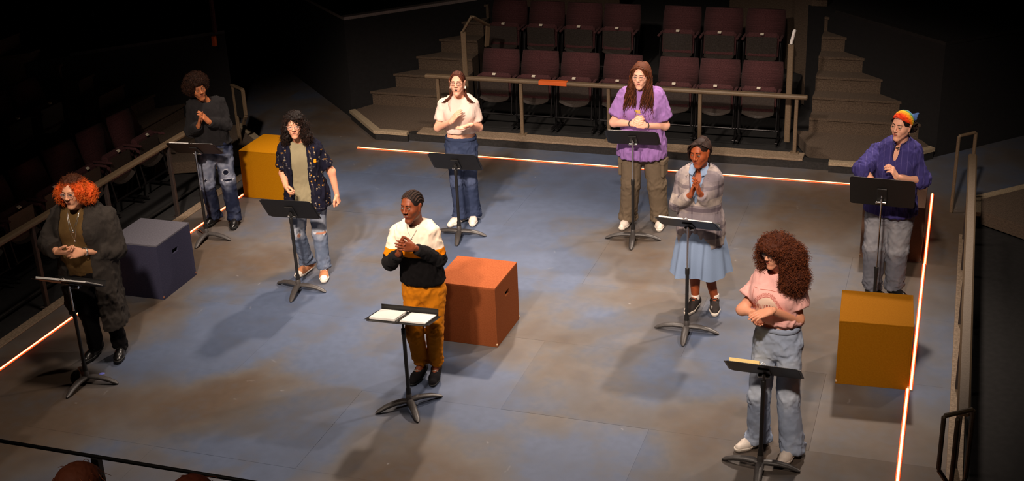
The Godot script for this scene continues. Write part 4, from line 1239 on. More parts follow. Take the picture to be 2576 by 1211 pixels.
func hair(kind: String, T: Transform3D, f: Dictionary, rng: RandomNumberGenerator) -> MB:
	var mb := MB.new()
	var hs := T.basis.get_scale().x
	var b := T.basis.orthonormalized()
	var face := [[Vector3(0, -0.045, 0.085), Vector3(0.064, 0.122, 0.085)]]
	if kind == "afro_short":
		curly(mb, T, [[Vector3(0, 0.075, -0.02), Vector3(0.118, 0.10, 0.118)], [Vector3(-0.05, 0.03, -0.03), Vector3(0.098, 0.085, 0.10)], [Vector3(0.04, 0.04, -0.03), Vector3(0.085, 0.085, 0.095)], [Vector3(0, 0.10, 0.055), Vector3(0.075, 0.045, 0.05)]], {"window": [[Vector3(0.004, -0.05, 0.095), Vector3(0.074, 0.120, 0.095)]], "colors": f.colors, "count": 2400, "out": 1.0, "fall": 0.1, "length": 0.035, "coil": 0.0075, "turns": 1.7, "strand": 0.0013}, rng)
	elif kind == "curls_shoulder":
		curly(mb, T, [[Vector3(0, 0.055, -0.018), Vector3(0.099, 0.092, 0.112)], [Vector3(-0.082, -0.03, -0.005), Vector3(0.042, 0.085, 0.066)], [Vector3(0.086, -0.03, -0.01), Vector3(0.05, 0.09, 0.07)], [Vector3(-0.098, -0.115, 0.002), Vector3(0.048, 0.07, 0.056)], [Vector3(0.107, -0.115, 0.0), Vector3(0.058, 0.075, 0.062)], [Vector3(0, -0.06, -0.075), Vector3(0.10, 0.11, 0.05)], [Vector3(0.035, 0.09, 0.06), Vector3(0.05, 0.035, 0.045)]], {"window": [[Vector3(-0.01, -0.045, 0.095), Vector3(0.070, 0.130, 0.095)], [Vector3(0, -0.14, 0.06), Vector3(0.05, 0.09, 0.08)]], "colors": f.colors, "count": 2800, "out": 0.5, "fall": 0.9, "length": 0.05, "coil": 0.008, "turns": 1.6, "strand": 0.0014}, rng)
	elif kind == "curly_bob":
		curly(mb, T, [[Vector3(0, 0.058, -0.02), Vector3(0.095, 0.09, 0.108)], [Vector3(-0.085, 0.005, 0.02), Vector3(0.046, 0.07, 0.062)], [Vector3(0.082, 0.02, 0.03), Vector3(0.045, 0.06, 0.056)], [Vector3(0.10, -0.03, -0.055), Vector3(0.06, 0.062, 0.068)], [Vector3(-0.095, -0.035, 0.0), Vector3(0.035, 0.045, 0.05)], [Vector3(0.06, -0.02, -0.095), Vector3(0.085, 0.075, 0.06)]], {"window": [[Vector3(0, -0.04, 0.10), Vector3(0.073, 0.135, 0.10)], [Vector3(0, -0.13, 0.06), Vector3(0.08, 0.085, 0.10)]], "colors": f.colors, "roots": f.roots, "count": 2600, "out": 0.6, "fall": 0.7, "length": 0.042, "coil": 0.0075, "turns": 1.6, "strand": 0.0013}, rng)
	elif kind == "big_curly":
		curly(mb, T, [[Vector3(0.0, 0.042, -0.02), Vector3(0.15, 0.112, 0.145)], [Vector3(-0.115, -0.04, -0.03), Vector3(0.072, 0.13, 0.10)], [Vector3(0.115, -0.04, -0.06), Vector3(0.10, 0.15, 0.125)], [Vector3(0.14, -0.19, -0.05), Vector3(0.115, 0.13, 0.125)], [Vector3(-0.12, -0.13, -0.03), Vector3(0.058, 0.085, 0.08)], [Vector3(0.02, -0.09, -0.11), Vector3(0.14, 0.16, 0.08)], [Vector3(0.02, 0.08, 0.085), Vector3(0.10, 0.045, 0.05)]], {"window": [[Vector3(0.0, -0.05, 0.12), Vector3(0.088, 0.102, 0.15)], [Vector3(0.0, -0.15, 0.10), Vector3(0.06, 0.11, 0.12)]], "colors": f.colors, "count": 4600, "clear": 0.045, "out": 0.7, "fall": 0.5, "length": 0.05, "coil": 0.0085, "turns": 1.7, "strand": 0.0014}, rng)
	elif kind == "audience":
		curly(mb, T, [[Vector3(0, 0.055, -0.012), Vector3(0.10, 0.09, 0.115)], [Vector3(0, -0.03, -0.05), Vector3(0.10, 0.10, 0.07)]], {"window": face, "colors": f.colors, "count": 2600, "lump": 0.004, "out": 0.25, "fall": 1.0, "length": 0.05, "coil": 0.004, "turns": 1.0, "strand": 0.0016}, rng)
	else:
		# smooth hair: a close cap, then locks
		var F := Field.new(T.origin - Vector3.ONE * 0.19, T.origin + Vector3.ONE * 0.19, 0.006)
		var F2 := Field.new(T.origin - Vector3(0.19, 0.42, 0.15), T.origin + Vector3(0.19, 0.15, 0.2), 0.009)
		var puff: float = {"rows": 0.002, "long": 0.012, "pulled": 0.004, "swoop": 0.001, "bandana": 0.003}[kind]
		F.ell(T * Vector3(0, 0.035, -0.012), (Vector3(0.079, 0.092, 0.098) + Vector3.ONE * puff) * hs, b, 0.01)
		if kind == "long" or kind == "pulled" or kind == "swoop":
			if kind == "long":
				for s in [-1.0, 1.0]:
					F2.bone(T * Vector3(s * 0.085, 0.04, -0.01), T * Vector3(s * 0.088, -0.1, 0.02), 0.024, 0.032, 0.02)
					F2.bone(T * Vector3(s * 0.088, -0.1, 0.02), T * Vector3(s * 0.084, -0.29, 0.062), 0.038, 0.030, 0.02)
			F.ell(T * Vector3(0, -0.01, -0.04), (Vector3(0.072, 0.085, 0.066) + Vector3.ONE * puff) * hs, b, 0.02)
		var win := Vector3(0.07, 0.142, 0.09)
		if kind == "rows": win = Vector3(0.078, 0.148, 0.092)
		F.ell(T * Vector3(0, -0.045, 0.092), win * hs, b, 0.008, true)
		if kind != "bandana": F.ell(T * Vector3(0, -0.12, 0.02), Vector3(0.11, 0.10, 0.06) * hs, b, 0.02, true)
		if kind == "rows" or kind == "pulled": for s in [-1.0, 1.0]: F.ell(T * Vector3(s * 0.085, -0.01, 0.0), Vector3(0.03, 0.034, 0.035) * hs, b, 0.01, true)
		mb.col = f.colors[0].lerp(f.colors[1], 0.0 if kind == "rows" else 0.4)
		F.surface(mb)
		if kind == "long": F2.surface(mb)
		var keep := mb.xf
		mb.xf = T
		if kind == "rows":
			for k in 11:
				var lam := deg_to_rad(-70.0 + 14.0 * k)
				var path := []
				var rad := []
				for s in 34:
					var th := deg_to_rad(lerpf(37.0, 196.0, s / 33.0))
					var dd := Vector3(sin(lam), cos(lam) * sin(th), cos(lam) * cos(th))
					path.append(Vector3(0, 0.035, -0.012) + dd * Vector3(0.0815, 0.0945, 0.1005))
					rad.append(0.0058 + 0.0017 * (1 if s % 2 == 0 else -1))
				mb.col = f.colors[0].lerp(f.colors[1], 0.3 + 0.5 * rng.randf())
				mb.tube(path, rad, 6, 0.9)
		elif kind == "long":
			for k in 720:
				var s := -1.0 if k % 2 == 0 else 1.0
				var back := rng.randf()
				var z0 := lerpf(0.072, -0.09, back)
				var drop := rng.randf_range(0.20, 0.29) * (1.0 if back < 0.7 else 0.9)
				var sp := rng.randf_range(-0.05, 0.05)
				var fr := lerpf(0.10, 0.03, back) + rng.randf_range(-0.015, 0.015)
				var y0 := 0.132 - 0.012 * absf(back - 0.5) * 2.0 - (0.012 if back < 0.1 else 0.0)
				var pts := [Vector3(s * 0.003, y0, z0), Vector3(s * 0.045, 0.118 - 0.02 * (1 - back), z0 * 1.02 - 0.004), Vector3(s * (0.083 + 0.006 * rng.randf()), 0.055, z0 * 0.62 - 0.002), Vector3(s * (0.089 + sp * 0.3), -0.03, lerpf(0.03, -0.05, back)), Vector3(s * (0.088 + sp * 0.7), -0.12, fr * 0.55), Vector3(s * (0.084 + sp * 1.2), -0.12 - drop * 0.5, fr + 0.015), Vector3(s * (0.082 + sp * 1.3), -0.12 - drop, fr + 0.02)]
				var t := rng.randf()
				mb.col = f.colors[0].lerp(f.colors[1], t * t)
				lock(mb, pts, 22, 0.0036, 0.012, rng.randf_range(3.0, 5.0), rng)
		elif kind == "pulled":
			for k in 170:
				var lam := deg_to_rad(rng.randf_range(-82, 82))
				var pts := []
				for s in 6:
					var th := deg_to_rad(lerpf(lerpf(46.0, 62.0, absf(sin(lam))), 190.0, s / 5.0))
					pts.append(Vector3(0, 0.035, -0.012) + Vector3(sin(lam), cos(lam) * sin(th), cos(lam) * cos(th)) * Vector3(0.083, 0.0965, 0.102))
				mb.col = f.colors[0].lerp(f.colors[1], rng.randf())
				lock(mb, pts, 14, 0.0038, 0.001, 1.0, rng)
			for k in 90:                                       # the length behind the neck, lying on both shoulders
				var s := -1.0 if k % 2 == 0 else 1.0
				var pts := [Vector3(s * 0.05, -0.01, -0.075), Vector3(s * (0.065 + 0.01 * rng.randf()), -0.09, -0.06), Vector3(s * rng.randf_range(0.07, 0.10), -0.15, -0.03), Vector3(s * rng.randf_range(0.10, 0.15), -0.185, -0.01 + rng.randf() * 0.02), Vector3(s * rng.randf_range(0.12, 0.185), -0.215, -0.02 + rng.randf() * 0.03)]
				mb.col = f.colors[0].lerp(f.colors[1], rng.randf())
				lock(mb, pts, 14, 0.0045, 0.004, 2.0, rng)
			for k in 5:                                        # loose strands at the face and down the front
				var s := [1.0, 1.0, -1.0, -1.0, -1.0][k] as float
				mb.col = f.colors[1]
				lock(mb, [Vector3(s * 0.035, 0.115, 0.062), Vector3(s * (0.062 + 0.004 * k), 0.05, 0.08), Vector3(s * 0.073, -0.04, 0.06), Vector3(s * (0.07 + 0.004 * k), -0.13, 0.045), Vector3(s * (0.075 + 0.005 * k), -0.2, 0.09), Vector3(s * 0.07, -0.25 - 0.01 * k, 0.105)].slice(0, 4 if k < 2 else 6), 18, 0.0018, 0.003, 2.0, rng)
		elif kind == "swoop":
			for k in 520:
				var t := rng.randf()
				var z0 := lerpf(0.07, -0.09, t)
				mb.col = f.colors[0].lerp(f.colors[1], rng.randf())
				if z0 > 0.035 and rng.randf() < 0.6:               # front locks sweep across the brow
					var sl := rng.randf()
					lock(mb, [Vector3(0.03 - 0.012 * sl, 0.112 - 0.008 * sl, 0.062 + 0.012 * sl), Vector3(-0.012 - 0.01 * sl, 0.106 - 0.012 * sl, 0.083 + 0.006 * sl), Vector3(-0.046 - 0.008 * sl, 0.07 - 0.014 * sl, 0.088), Vector3(-0.072 - 0.01 * rng.randf(), 0.025 - 0.02 * sl, 0.072), Vector3(-0.086, -0.025 - 0.02 * rng.randf(), 0.05), Vector3(-0.082, -0.05 - 0.015 * rng.randf(), 0.042)], 16, 0.0042, 0.003, 1.0, rng)
				elif rng.randf() < 0.6:                            # from the parting over to the image left, across the brow and down the cheek
					var fr := clampf((z0 + 0.09) / 0.16, 0, 1)
					var low := -0.012 * fr - 0.03 + rng.randf_range(-0.015, 0.02)
					var x0 := 0.028 + rng.randf_range(-0.014, 0.01)
					lock(mb, [Vector3(x0, 0.117 - 0.02 * fr, z0), Vector3(-0.025, 0.121 - 0.014 * fr, z0 * 1.1 + 0.006 * fr), Vector3(-0.066 - 0.006 * rng.randf(), 0.075, z0 * 1.05 + 0.012 * fr), Vector3(-0.083 - 0.006 * rng.randf(), 0.02, z0 * 0.85), Vector3(-0.084, low, z0 * 0.7), Vector3(-0.077, low - 0.02, z0 * 0.66)], 16, 0.0036, 0.003, 1.0, rng)
				else:
					lock(mb, [Vector3(0.03 + rng.randf_range(-0.008, 0.014), 0.113, z0 * 0.95), Vector3(0.062, 0.091, z0 * 0.8 - 0.008), Vector3(0.0815, 0.052, z0 * 0.35 - 0.028), Vector3(0.077, 0.002, -0.07 + z0 * 0.1), Vector3(0.05, -0.045, -0.085)], 14, 0.0034, 0.0025, 1.5, rng)
			for k in 16:
				lock(mb, [Vector3(0.072, -0.03, -0.03), Vector3(0.078, -0.07, -0.015), Vector3(0.07 + 0.006 * rng.randf(), -0.11 - 0.02 * rng.randf(), -0.005)], 9, 0.0045, 0.003, 1.0, rng)
		elif kind == "bandana":
			for k in 150:                                      # side hair over the ear, and a loose bun low behind
				var s := -1.0 if rng.randf() < 0.4 else 1.0
				mb.col = f.colors[0].lerp(f.colors[1], rng.randf())
				lock(mb, [Vector3(s * 0.05, 0.075, 0.066), Vector3(s * 0.073, 0.045, 0.045), Vector3(s * 0.081, 0.015, 0.012), Vector3(s * 0.078, -0.015, -0.04), Vector3(s * 0.045, -0.035, -0.085)], 12, 0.004, 0.001, 1.0, rng)
			for k in 130:
				var d := Vector3(rng.randfn(), rng.randfn(), rng.randfn()).normalized()
				var c := Vector3(0.03, -0.03, -0.11)
				mb.col = f.colors[0].lerp(f.colors[1], rng.randf())
				lock(mb, [c + d * 0.045, c + d.rotated(Vector3.RIGHT, 0.7) * 0.055, c + d.rotated(Vector3.RIGHT, 1.4) * 0.055, c + d.rotated(Vector3.RIGHT, 2.0) * 0.05], 9, 0.0045, 0.004, 1.0, rng)
		mb.xf = keep
	return mb

func glasses(T: Transform3D, round_: bool, r: float) -> Array:
	var rim := MB.new()
	var pane := MB.new()
	rim.xf = T; pane.xf = T
	for s in [-1.0, 1.0]:
		var c := Vector3(s * 0.0315, 0.009, 0.1)
		var path := []
		for k in 19:
			var a := TAU * k / 18.0
			var ex := 1.0 if round_ else 0.72
			path.append(c + Vector3(signf(cos(a)) * pow(absf(cos(a)), ex) * 0.0245, signf(sin(a)) * pow(absf(sin(a)), ex) * (0.0215 if round_ else 0.0165), -absf(cos(a)) * 0.002 - (0.004 if s * cos(a) > 0.5 else 0.0)))
		rim.tube(path, [r], 5)
		pane.poly(path.slice(0, 18), Vector3(0, 0, 1))
		rim.tube([c + Vector3(s * 0.0245, 0.006, -0.005), Vector3(s * 0.077, 0.012, 0.05), Vector3(s * 0.08, 0.012, 0.0)], [r], 5)
	rim.tube([Vector3(-0.008, 0.011, 0.0985), Vector3(0, 0.0145, 0.1015), Vector3(0.008, 0.011, 0.0985)], [r], 5)
	return [rim, pane]

# ---------------------------------------------------------------- garments and the whole figure
# torso cross-sections, from hip (0) to neck (1): half width, half depth, forward shift
const TORSO := [[-0.12, 0.155, 0.115, -0.01], [0.0, 0.168, 0.118, -0.012], [0.2, 0.155, 0.108, 0.0], [0.36, 0.138, 0.10, 0.004], [0.52, 0.142, 0.102, 0.006], [0.68, 0.155, 0.112, 0.008], [0.82, 0.160, 0.10, 0.0], [0.93, 0.115, 0.07, -0.012]]

func torso(F: Field, J: Dictionary, ease: float, levels: Array, wide: float, deep: float, k := 0.07, from := -1.0) -> void:
	for l in levels:
		if l[0] < from: continue
		var c: Vector3 = J.hip.lerp(J.neck, l[0]) + J.F * (l[3] * deep)
		var r: float = l[2] * deep + ease
		var hw: float = l[1] * wide + ease
		var s: Vector3 = J.S
		var q := maxf(hw - r, 0.0)
		F.bone(c - s * q, c + s * q, r, r, k)

func arm(F: Field, J: Dictionary, side: String, r0: float, r1: float, r2: float, r3: float, k := 0.03, whole := true) -> void:
	F.bone(J["s" + side], J["e" + side], r0, r1, k)
	if whole: F.bone(J["e" + side], J["w" + side], r2, r3, k)

func along(J: Dictionary, side: String, t: float) -> Array:   # point and direction at t on shoulder (0) - elbow (1) - wrist (2)
	var a: Vector3 = J["s" + side]
	var b: Vector3 = J["e" + side]
	if t > 1.0:
		a = b; b = J["w" + side]; t -= 1.0
	return [a.lerp(b, t), (b - a).normalized()]

func bounds(J: Dictionary, keys: Array, pad: float) -> Array:
	var lo: Vector3 = J[keys[0]]
	var hi := lo
	for k in keys: lo = lo.min(J[k]); hi = hi.max(J[k])
	return [lo - Vector3.ONE * pad, hi + Vector3.ONE * pad]

func shirt(J: Dictionary, g: Dictionary) -> MB:
	var e: float = g.ease
	var bb := bounds(J, ["hip", "neck", "sR", "sL", "eR", "eL", "wR", "wL"], 0.24)
	bb[0].y = minf(bb[0].y, g.hem - 0.08)
	var F := Field.new(bb[0], bb[1], g.get("cell", 0.0105))
	var lv: Array = g.get("levels", TORSO)
	torso(F, J, e, lv, J.wide, J.deep, 0.07)
	if g.get("bust", 0.0) > 0.0:
		for s in [-1.0, 1.0]: F.ell(J.hip.lerp(J.neck, 0.70) + J.S * s * 0.072 * J.wide + J.F * (0.062 * J.deep + e), Vector3.ONE * (0.07 + 0.03 * g.bust), Basis(), 0.045)
	if g.get("belly", 0.0) > 0.0: F.ell(J.hip.lerp(J.neck, 0.28) + J.F * 0.04, Vector3(0.17, 0.16, 0.13) * (1.0 + g.belly * 0.3), Basis(), 0.06)
	if g.has("drop"):                                       # cloth that hangs straight below the hip
		var w: float = g.get("drop_w", 1.0)
		var a: Vector3 = J.hip.lerp(J.neck, 0.1)
		for q in 5:
			var c := Vector3(a.x, lerpf(a.y, g.hem - 0.03, q / 4.0), a.z)
			var ww: float = (0.165 * J.wide + e) * lerpf(1.0, w, q / 4.0)
			var rr: float = (0.118 * J.deep + e) * lerpf(1.0, w, q / 4.0)
			F.bone(c - J.S * (ww - rr), c + J.S * (ww - rr), rr, rr, 0.05)
	for side in ["R", "L"]:
		F.bone(J.neck - Vector3(0, 0.04, 0) - J.F * 0.015, J["s" + side], 0.05, 0.042 + e, 0.05)
		var sl: float = g.sleeve[0 if side == "R" else 1]
		var ae: float = g.get("arm_ease", e)
		var rr := [0.048 + ae, 0.043 + ae * g.get("flare", 1.0), 0.043 + ae, 0.032 + ae * 0.7]
		if J.has("plump"): for q in 4: rr[q] += J.plump
		var p := along(J, side, sl)
		if sl <= 1.0:
			F.bone(J["s" + side], p[0], rr[0], lerpf(rr[0], rr[1], sl), 0.016, Vector3.ZERO, 1.0, true)
		else:
			F.bone(J["s" + side], J["e" + side], rr[0], rr[1], 0.016)
			F.bone(J["e" + side], p[0], rr[2], lerpf(rr[2], rr[3], sl - 1.0), 0.02, Vector3.ZERO, 1.0, true)
	F.cut(Vector3(J.hip.x, g.hem, 0), (Vector3.DOWN + J.S * g.get("hem_tilt", 0.0)).normalized(), Vector3(J.hip.x, g.hem - 0.25, J.hip.z), 0.33 if not g.has("drop") else 1.0)
	if g.get("v_neck", 0.0) > 0.0:
		F.ell(J.neck + J.F * 0.085 - Vector3(0, 0.02 + g.v_neck * 0.4, 0), Vector3(0.034, 0.055 + g.v_neck * 0.5, 0.09), Basis(J.S, Vector3.UP, J.F), 0.01, true)
	var nw: float = g.get("neck_w", 0.062)
	F.bone(J.neck, J.neck, 0.001, 0.001, 0.001)
	F.ell(J.neck + Vector3(0, 0.045, 0) + J.F * 0.012, Vector3(nw, 0.062, nw), Basis(), 0.01, true)
	if g.has("wedge"):
		var w: Array = g.wedge
		F.wedge(J.hip.lerp(J.neck, 0.5) + J.S * w[3], J.S, J.F, J.neck.y + 0.1, w[2], w[0], w[1])
	var mb := MB.new()
	F.surface(mb)
	var hy: float = g.hem
	folds(mb, g.get("fold", 0.010), 5.5, 2.6, g.get("seed", 0.0), func(p: Vector3) -> float:
		var near := INF
		for q in [J.eR, J.eL, J.sR, J.sL]: near = minf(near, p.distance_to(q))
		return 0.5 + 0.8 * smoothstep(0.16, 0.04, near) + 0.6 * smoothstep(J.neck.y - 0.25, hy, p.y))
	return mb

func trousers(J: Dictionary, g: Dictionary) -> MB:
	var bb := bounds(J, ["hip", "kR", "kL", "aR", "aL"], 0.26)
	bb[1].y = g.waist + 0.05
	var F := Field.new(bb[0], bb[1], 0.0105)
	var e: float = g.ease
	torso(F, J, e * 0.6, TORSO.slice(0, 4), J.wide * g.get("hips", 1.0), J.deep, 0.05)
	for side in ["R", "L"]:
		var s := -1.0 if side == "R" else 1.0
		var h: Vector3 = J.hip + J.S * s * 0.088 * J.wide - Vector3(0, 0.03, 0)
		F.bone(h, J["k" + side], g.thigh + e * 0.3, g.knee, 0.012 if side == "L" else 0.03)
		var a: Vector3 = J["a" + side]
		var hem: Vector3 = Vector3(a.x, g.get("cuff_y", 0.06), a.z) - J["d" + side] * 0.008
		F.bone(J["k" + side], hem, g.knee, g.cuff, 0.02)
		if g.get("break", 0.0) > 0.0: F.bone(hem + J["d" + side] * 0.03 + Vector3(0, 0.015, 0), hem - J["d" + side] * 0.02, g.cuff * 0.92, g.cuff * 0.95, 0.03)
		F.cut(Vector3(0, g.get("cuff_y", 0.06), 0), Vector3.DOWN, Vector3(a.x, -0.2, a.z), 0.3)
	F.cut(Vector3(0, g.waist, 0), Vector3.UP)
	var mb := MB.new()
	F.surface(mb)
	var ky: float = J.kR.y
	var lowest: float = g.get("cuff_y", 0.06)
	folds(mb, g.get("fold", 0.008), 5.0, 4.5, g.get("seed", 0.0), func(p: Vector3) -> float:
		return 0.35 + 0.8 * smoothstep(0.16, 0.0, absf(p.y - ky)) + 1.2 * smoothstep(0.22, 0.02, p.y - lowest) + 0.7 * smoothstep(0.2, 0.05, absf(p.y - (J.hip.y - 0.06))))
	return mb

func skirt(J: Dictionary, top: float, hem: float, r0: float, r1: float, pleats: int) -> MB:
	var mb := MB.new()
	var c := Vector3(J.hip.x, 0, J.hip.z)
	var n := 120
	var rows := 26
	for q in rows + 1:
		var t := float(q) / rows
		for s in n + 1:
			var a := TAU * s / n
			var fl := sin(a * pleats + 0.8 * sin(a * 3.0)) * 0.5 + 0.35 * sin(a * pleats * 0.5 + 1.7) + 0.25 * sin(a * 5.0 + t * 2.0)
			var r := lerpf(r0, r1, pow(t, 0.85)) + fl * 0.028 * t
			var sag := 0.012 * sin(a * 4.0 + 0.6) * t
			mb.vert(c + Vector3(cos(a) * r, lerpf(top, hem + sag, t), sin(a) * r * 0.86), Vector3(cos(a), 0.2, sin(a)))
	for q in rows:
		for s in n:
			var k := q * (n + 1) + s
			mb.tri(k, k + 1, k + n + 2); mb.tri(k, k + n + 2, k + n + 1)
	var outer := mb.v.size()
	renormal(mb, 0, 0)
	for q in rows:                                          # welded seam
		var a := q * (n + 1)
		var m := (mb.n[a] + mb.n[a + n]).normalized()
		mb.n[a] = m; mb.n[a + n] = m
	# a thin inner side gives the hem its thickness
	var base := mb.v.size()
	for k in outer: mb.v.append(mb.v[k] - mb.n[k] * 0.004); mb.n.append(-mb.n[k]); mb.u.append(Vector2.ZERO); mb.c.append(Color.WHITE)
	for q in rows:
		for s in n:
			var k := base + q * (n + 1) + s
			mb.tri(k, k + 1, k + n + 2); mb.tri(k, k + n + 2, k + n + 1)
	for s in n:
		var k := rows * (n + 1) + s
		mb.tri(k, k + 1, base + k + 1); mb.tri(k, base + k + 1, base + k)
	return mb

func figure(sp: Dictionary) -> Array:
	var P: Dictionary = POSES[sp.pose].duplicate()
	var J := P
	var tw: float = deg_to_rad(sp.get("turn", 0.0))          # positive: chest turned to the image left
	J.F = Vector3(-sin(tw), 0, cos(tw))
	J.S = Vector3(cos(tw), 0, sin(tw))
	J.wide = sp.get("wide", 1.0); J.deep = sp.get("deep", 1.0)
	if sp.has("plump"): J.plump = sp.plump
	J.neck = Vector3(J.neck.x, J.chin.y - sp.get("neck_drop", 0.075), sp.get("neck_z", 0.0))
	J.sR.y -= 0.04; J.sL.y -= 0.04
	var mid: Vector3 = (J.sR + J.sL) * 0.5
	var inn: float = 1.0 - sp.get("narrow", 0.033) / maxf(0.1, (J.sR - mid).length())
	J.sR = mid + (J.sR - mid) * inn; J.sL = mid + (J.sL - mid) * inn
	for s in ["R", "L"]:
		var d: Vector3 = J["t" + s] - J["a" + s]
		d.y = 0
		J["d" + s] = d.normalized()
	if sp.has("fix"): for k in sp.fix: J[k] = sp.fix[k]
	var hd: Array = sp.head                                  # yaw to the image left, pitch down, roll
	var B := Basis(Vector3.UP, deg_to_rad(-hd[0])) * Basis(Vector3.RIGHT, deg_to_rad(hd[1])) * Basis(Vector3.BACK, deg_to_rad(hd[2]))
	var hs: float = sp.get("hs", 0.92)
	var C: Vector3 = J.chin - B * (Vector3(0, -0.118, 0.068) * hs)
	var T := Transform3D(B.scaled(Vector3.ONE * hs), C)
	J.C = C
	var rng := RandomNumberGenerator.new()
	rng.seed = hash(sp.pose)
	var parts := []
	# --- the body, one mesh
	var mb := MB.new()
	var skin: Color = sp.face.skin
	mb.col = skin
	var bb := bounds(J, ["hip", "neck", "sR", "sL", "eR", "eL", "wR", "wL", "kR", "kL", "aR", "aL"], 0.2)
	var F := Field.new(bb[0], bb[1], 0.012)
	torso(F, J, -0.012 if sp.get("midriff", false) else -0.024, TORSO, J.wide, J.deep)
	F.bone(J.neck - Vector3(0, 0.06, 0) - J.F * 0.01, J.neck + Vector3(0, 0.03, 0), 0.056, sp.face.get("neck_r", 0.05), 0.03)
	var pl: float = sp.get("plump", 0.0)
	for s in ["R", "L"]:
		F.bone(J.neck - Vector3(0, 0.045, 0) - J.F * 0.015, J["s" + s], 0.042, 0.045, 0.045)
		arm(F, J, s, 0.045 + pl, 0.039 + pl, 0.041 + pl, 0.0245, 0.025)
		var h: Vector3 = J.hip + J.S * (-0.085 if s == "R" else 0.085) * J.wide - Vector3(0, 0.03, 0)
		var calf: Vector3 = J["k" + s].lerp(J["a" + s], 0.3) - J["d" + s] * 0.014
		var lt: float = sp.get("leg", 0.72)
		F.bone(h - Vector3(0, 0.03, 0), J["k" + s], 0.074 * lt, 0.051 * lt, 0.012)
		F.bone(J["k" + s], calf, 0.049 * lt, 0.055 * lt, 0.02)
		F.bone(calf, J["a" + s], 0.053 * lt, 0.034, 0.02)
		F.bone(J["a" + s], Vector3(J["a" + s].x, 0.045, J["a" + s].z) + J["d" + s] * 0.11, 0.034, 0.026, 0.02)
	F.surface(mb)
	head_shape(mb, B, C, hs, J.neck + Vector3(0, -0.01, -0.005), sp.face)
	for s in ["R", "L"]:
		var h: Array = sp["hand" + s]
		hand_shape(mb, J["w" + s], h[0], h[1], s == "R", h[2], h[3], h[4], skin, sp.get("hand_size", 1.0))
	parts.append({"name": "body", "mb": mb, "mat": "skin", "colored": true, "kids": []})
	# --- hair and what is worn
	var hb := hair(sp.hair[0], T, sp.hair[1], rng)
	parts.append({"name": "hair", "mb": hb, "mat": "hair", "colored": true, "kids": []})
	for g in sp.wear: wear(parts, J, T, g, sp)
	var cy := 0.0
	for s in ["R", "L"]: shoe(parts, "shoe", J["a" + s], J["a" + s] + J["d" + s], sp.shoes)
	return parts

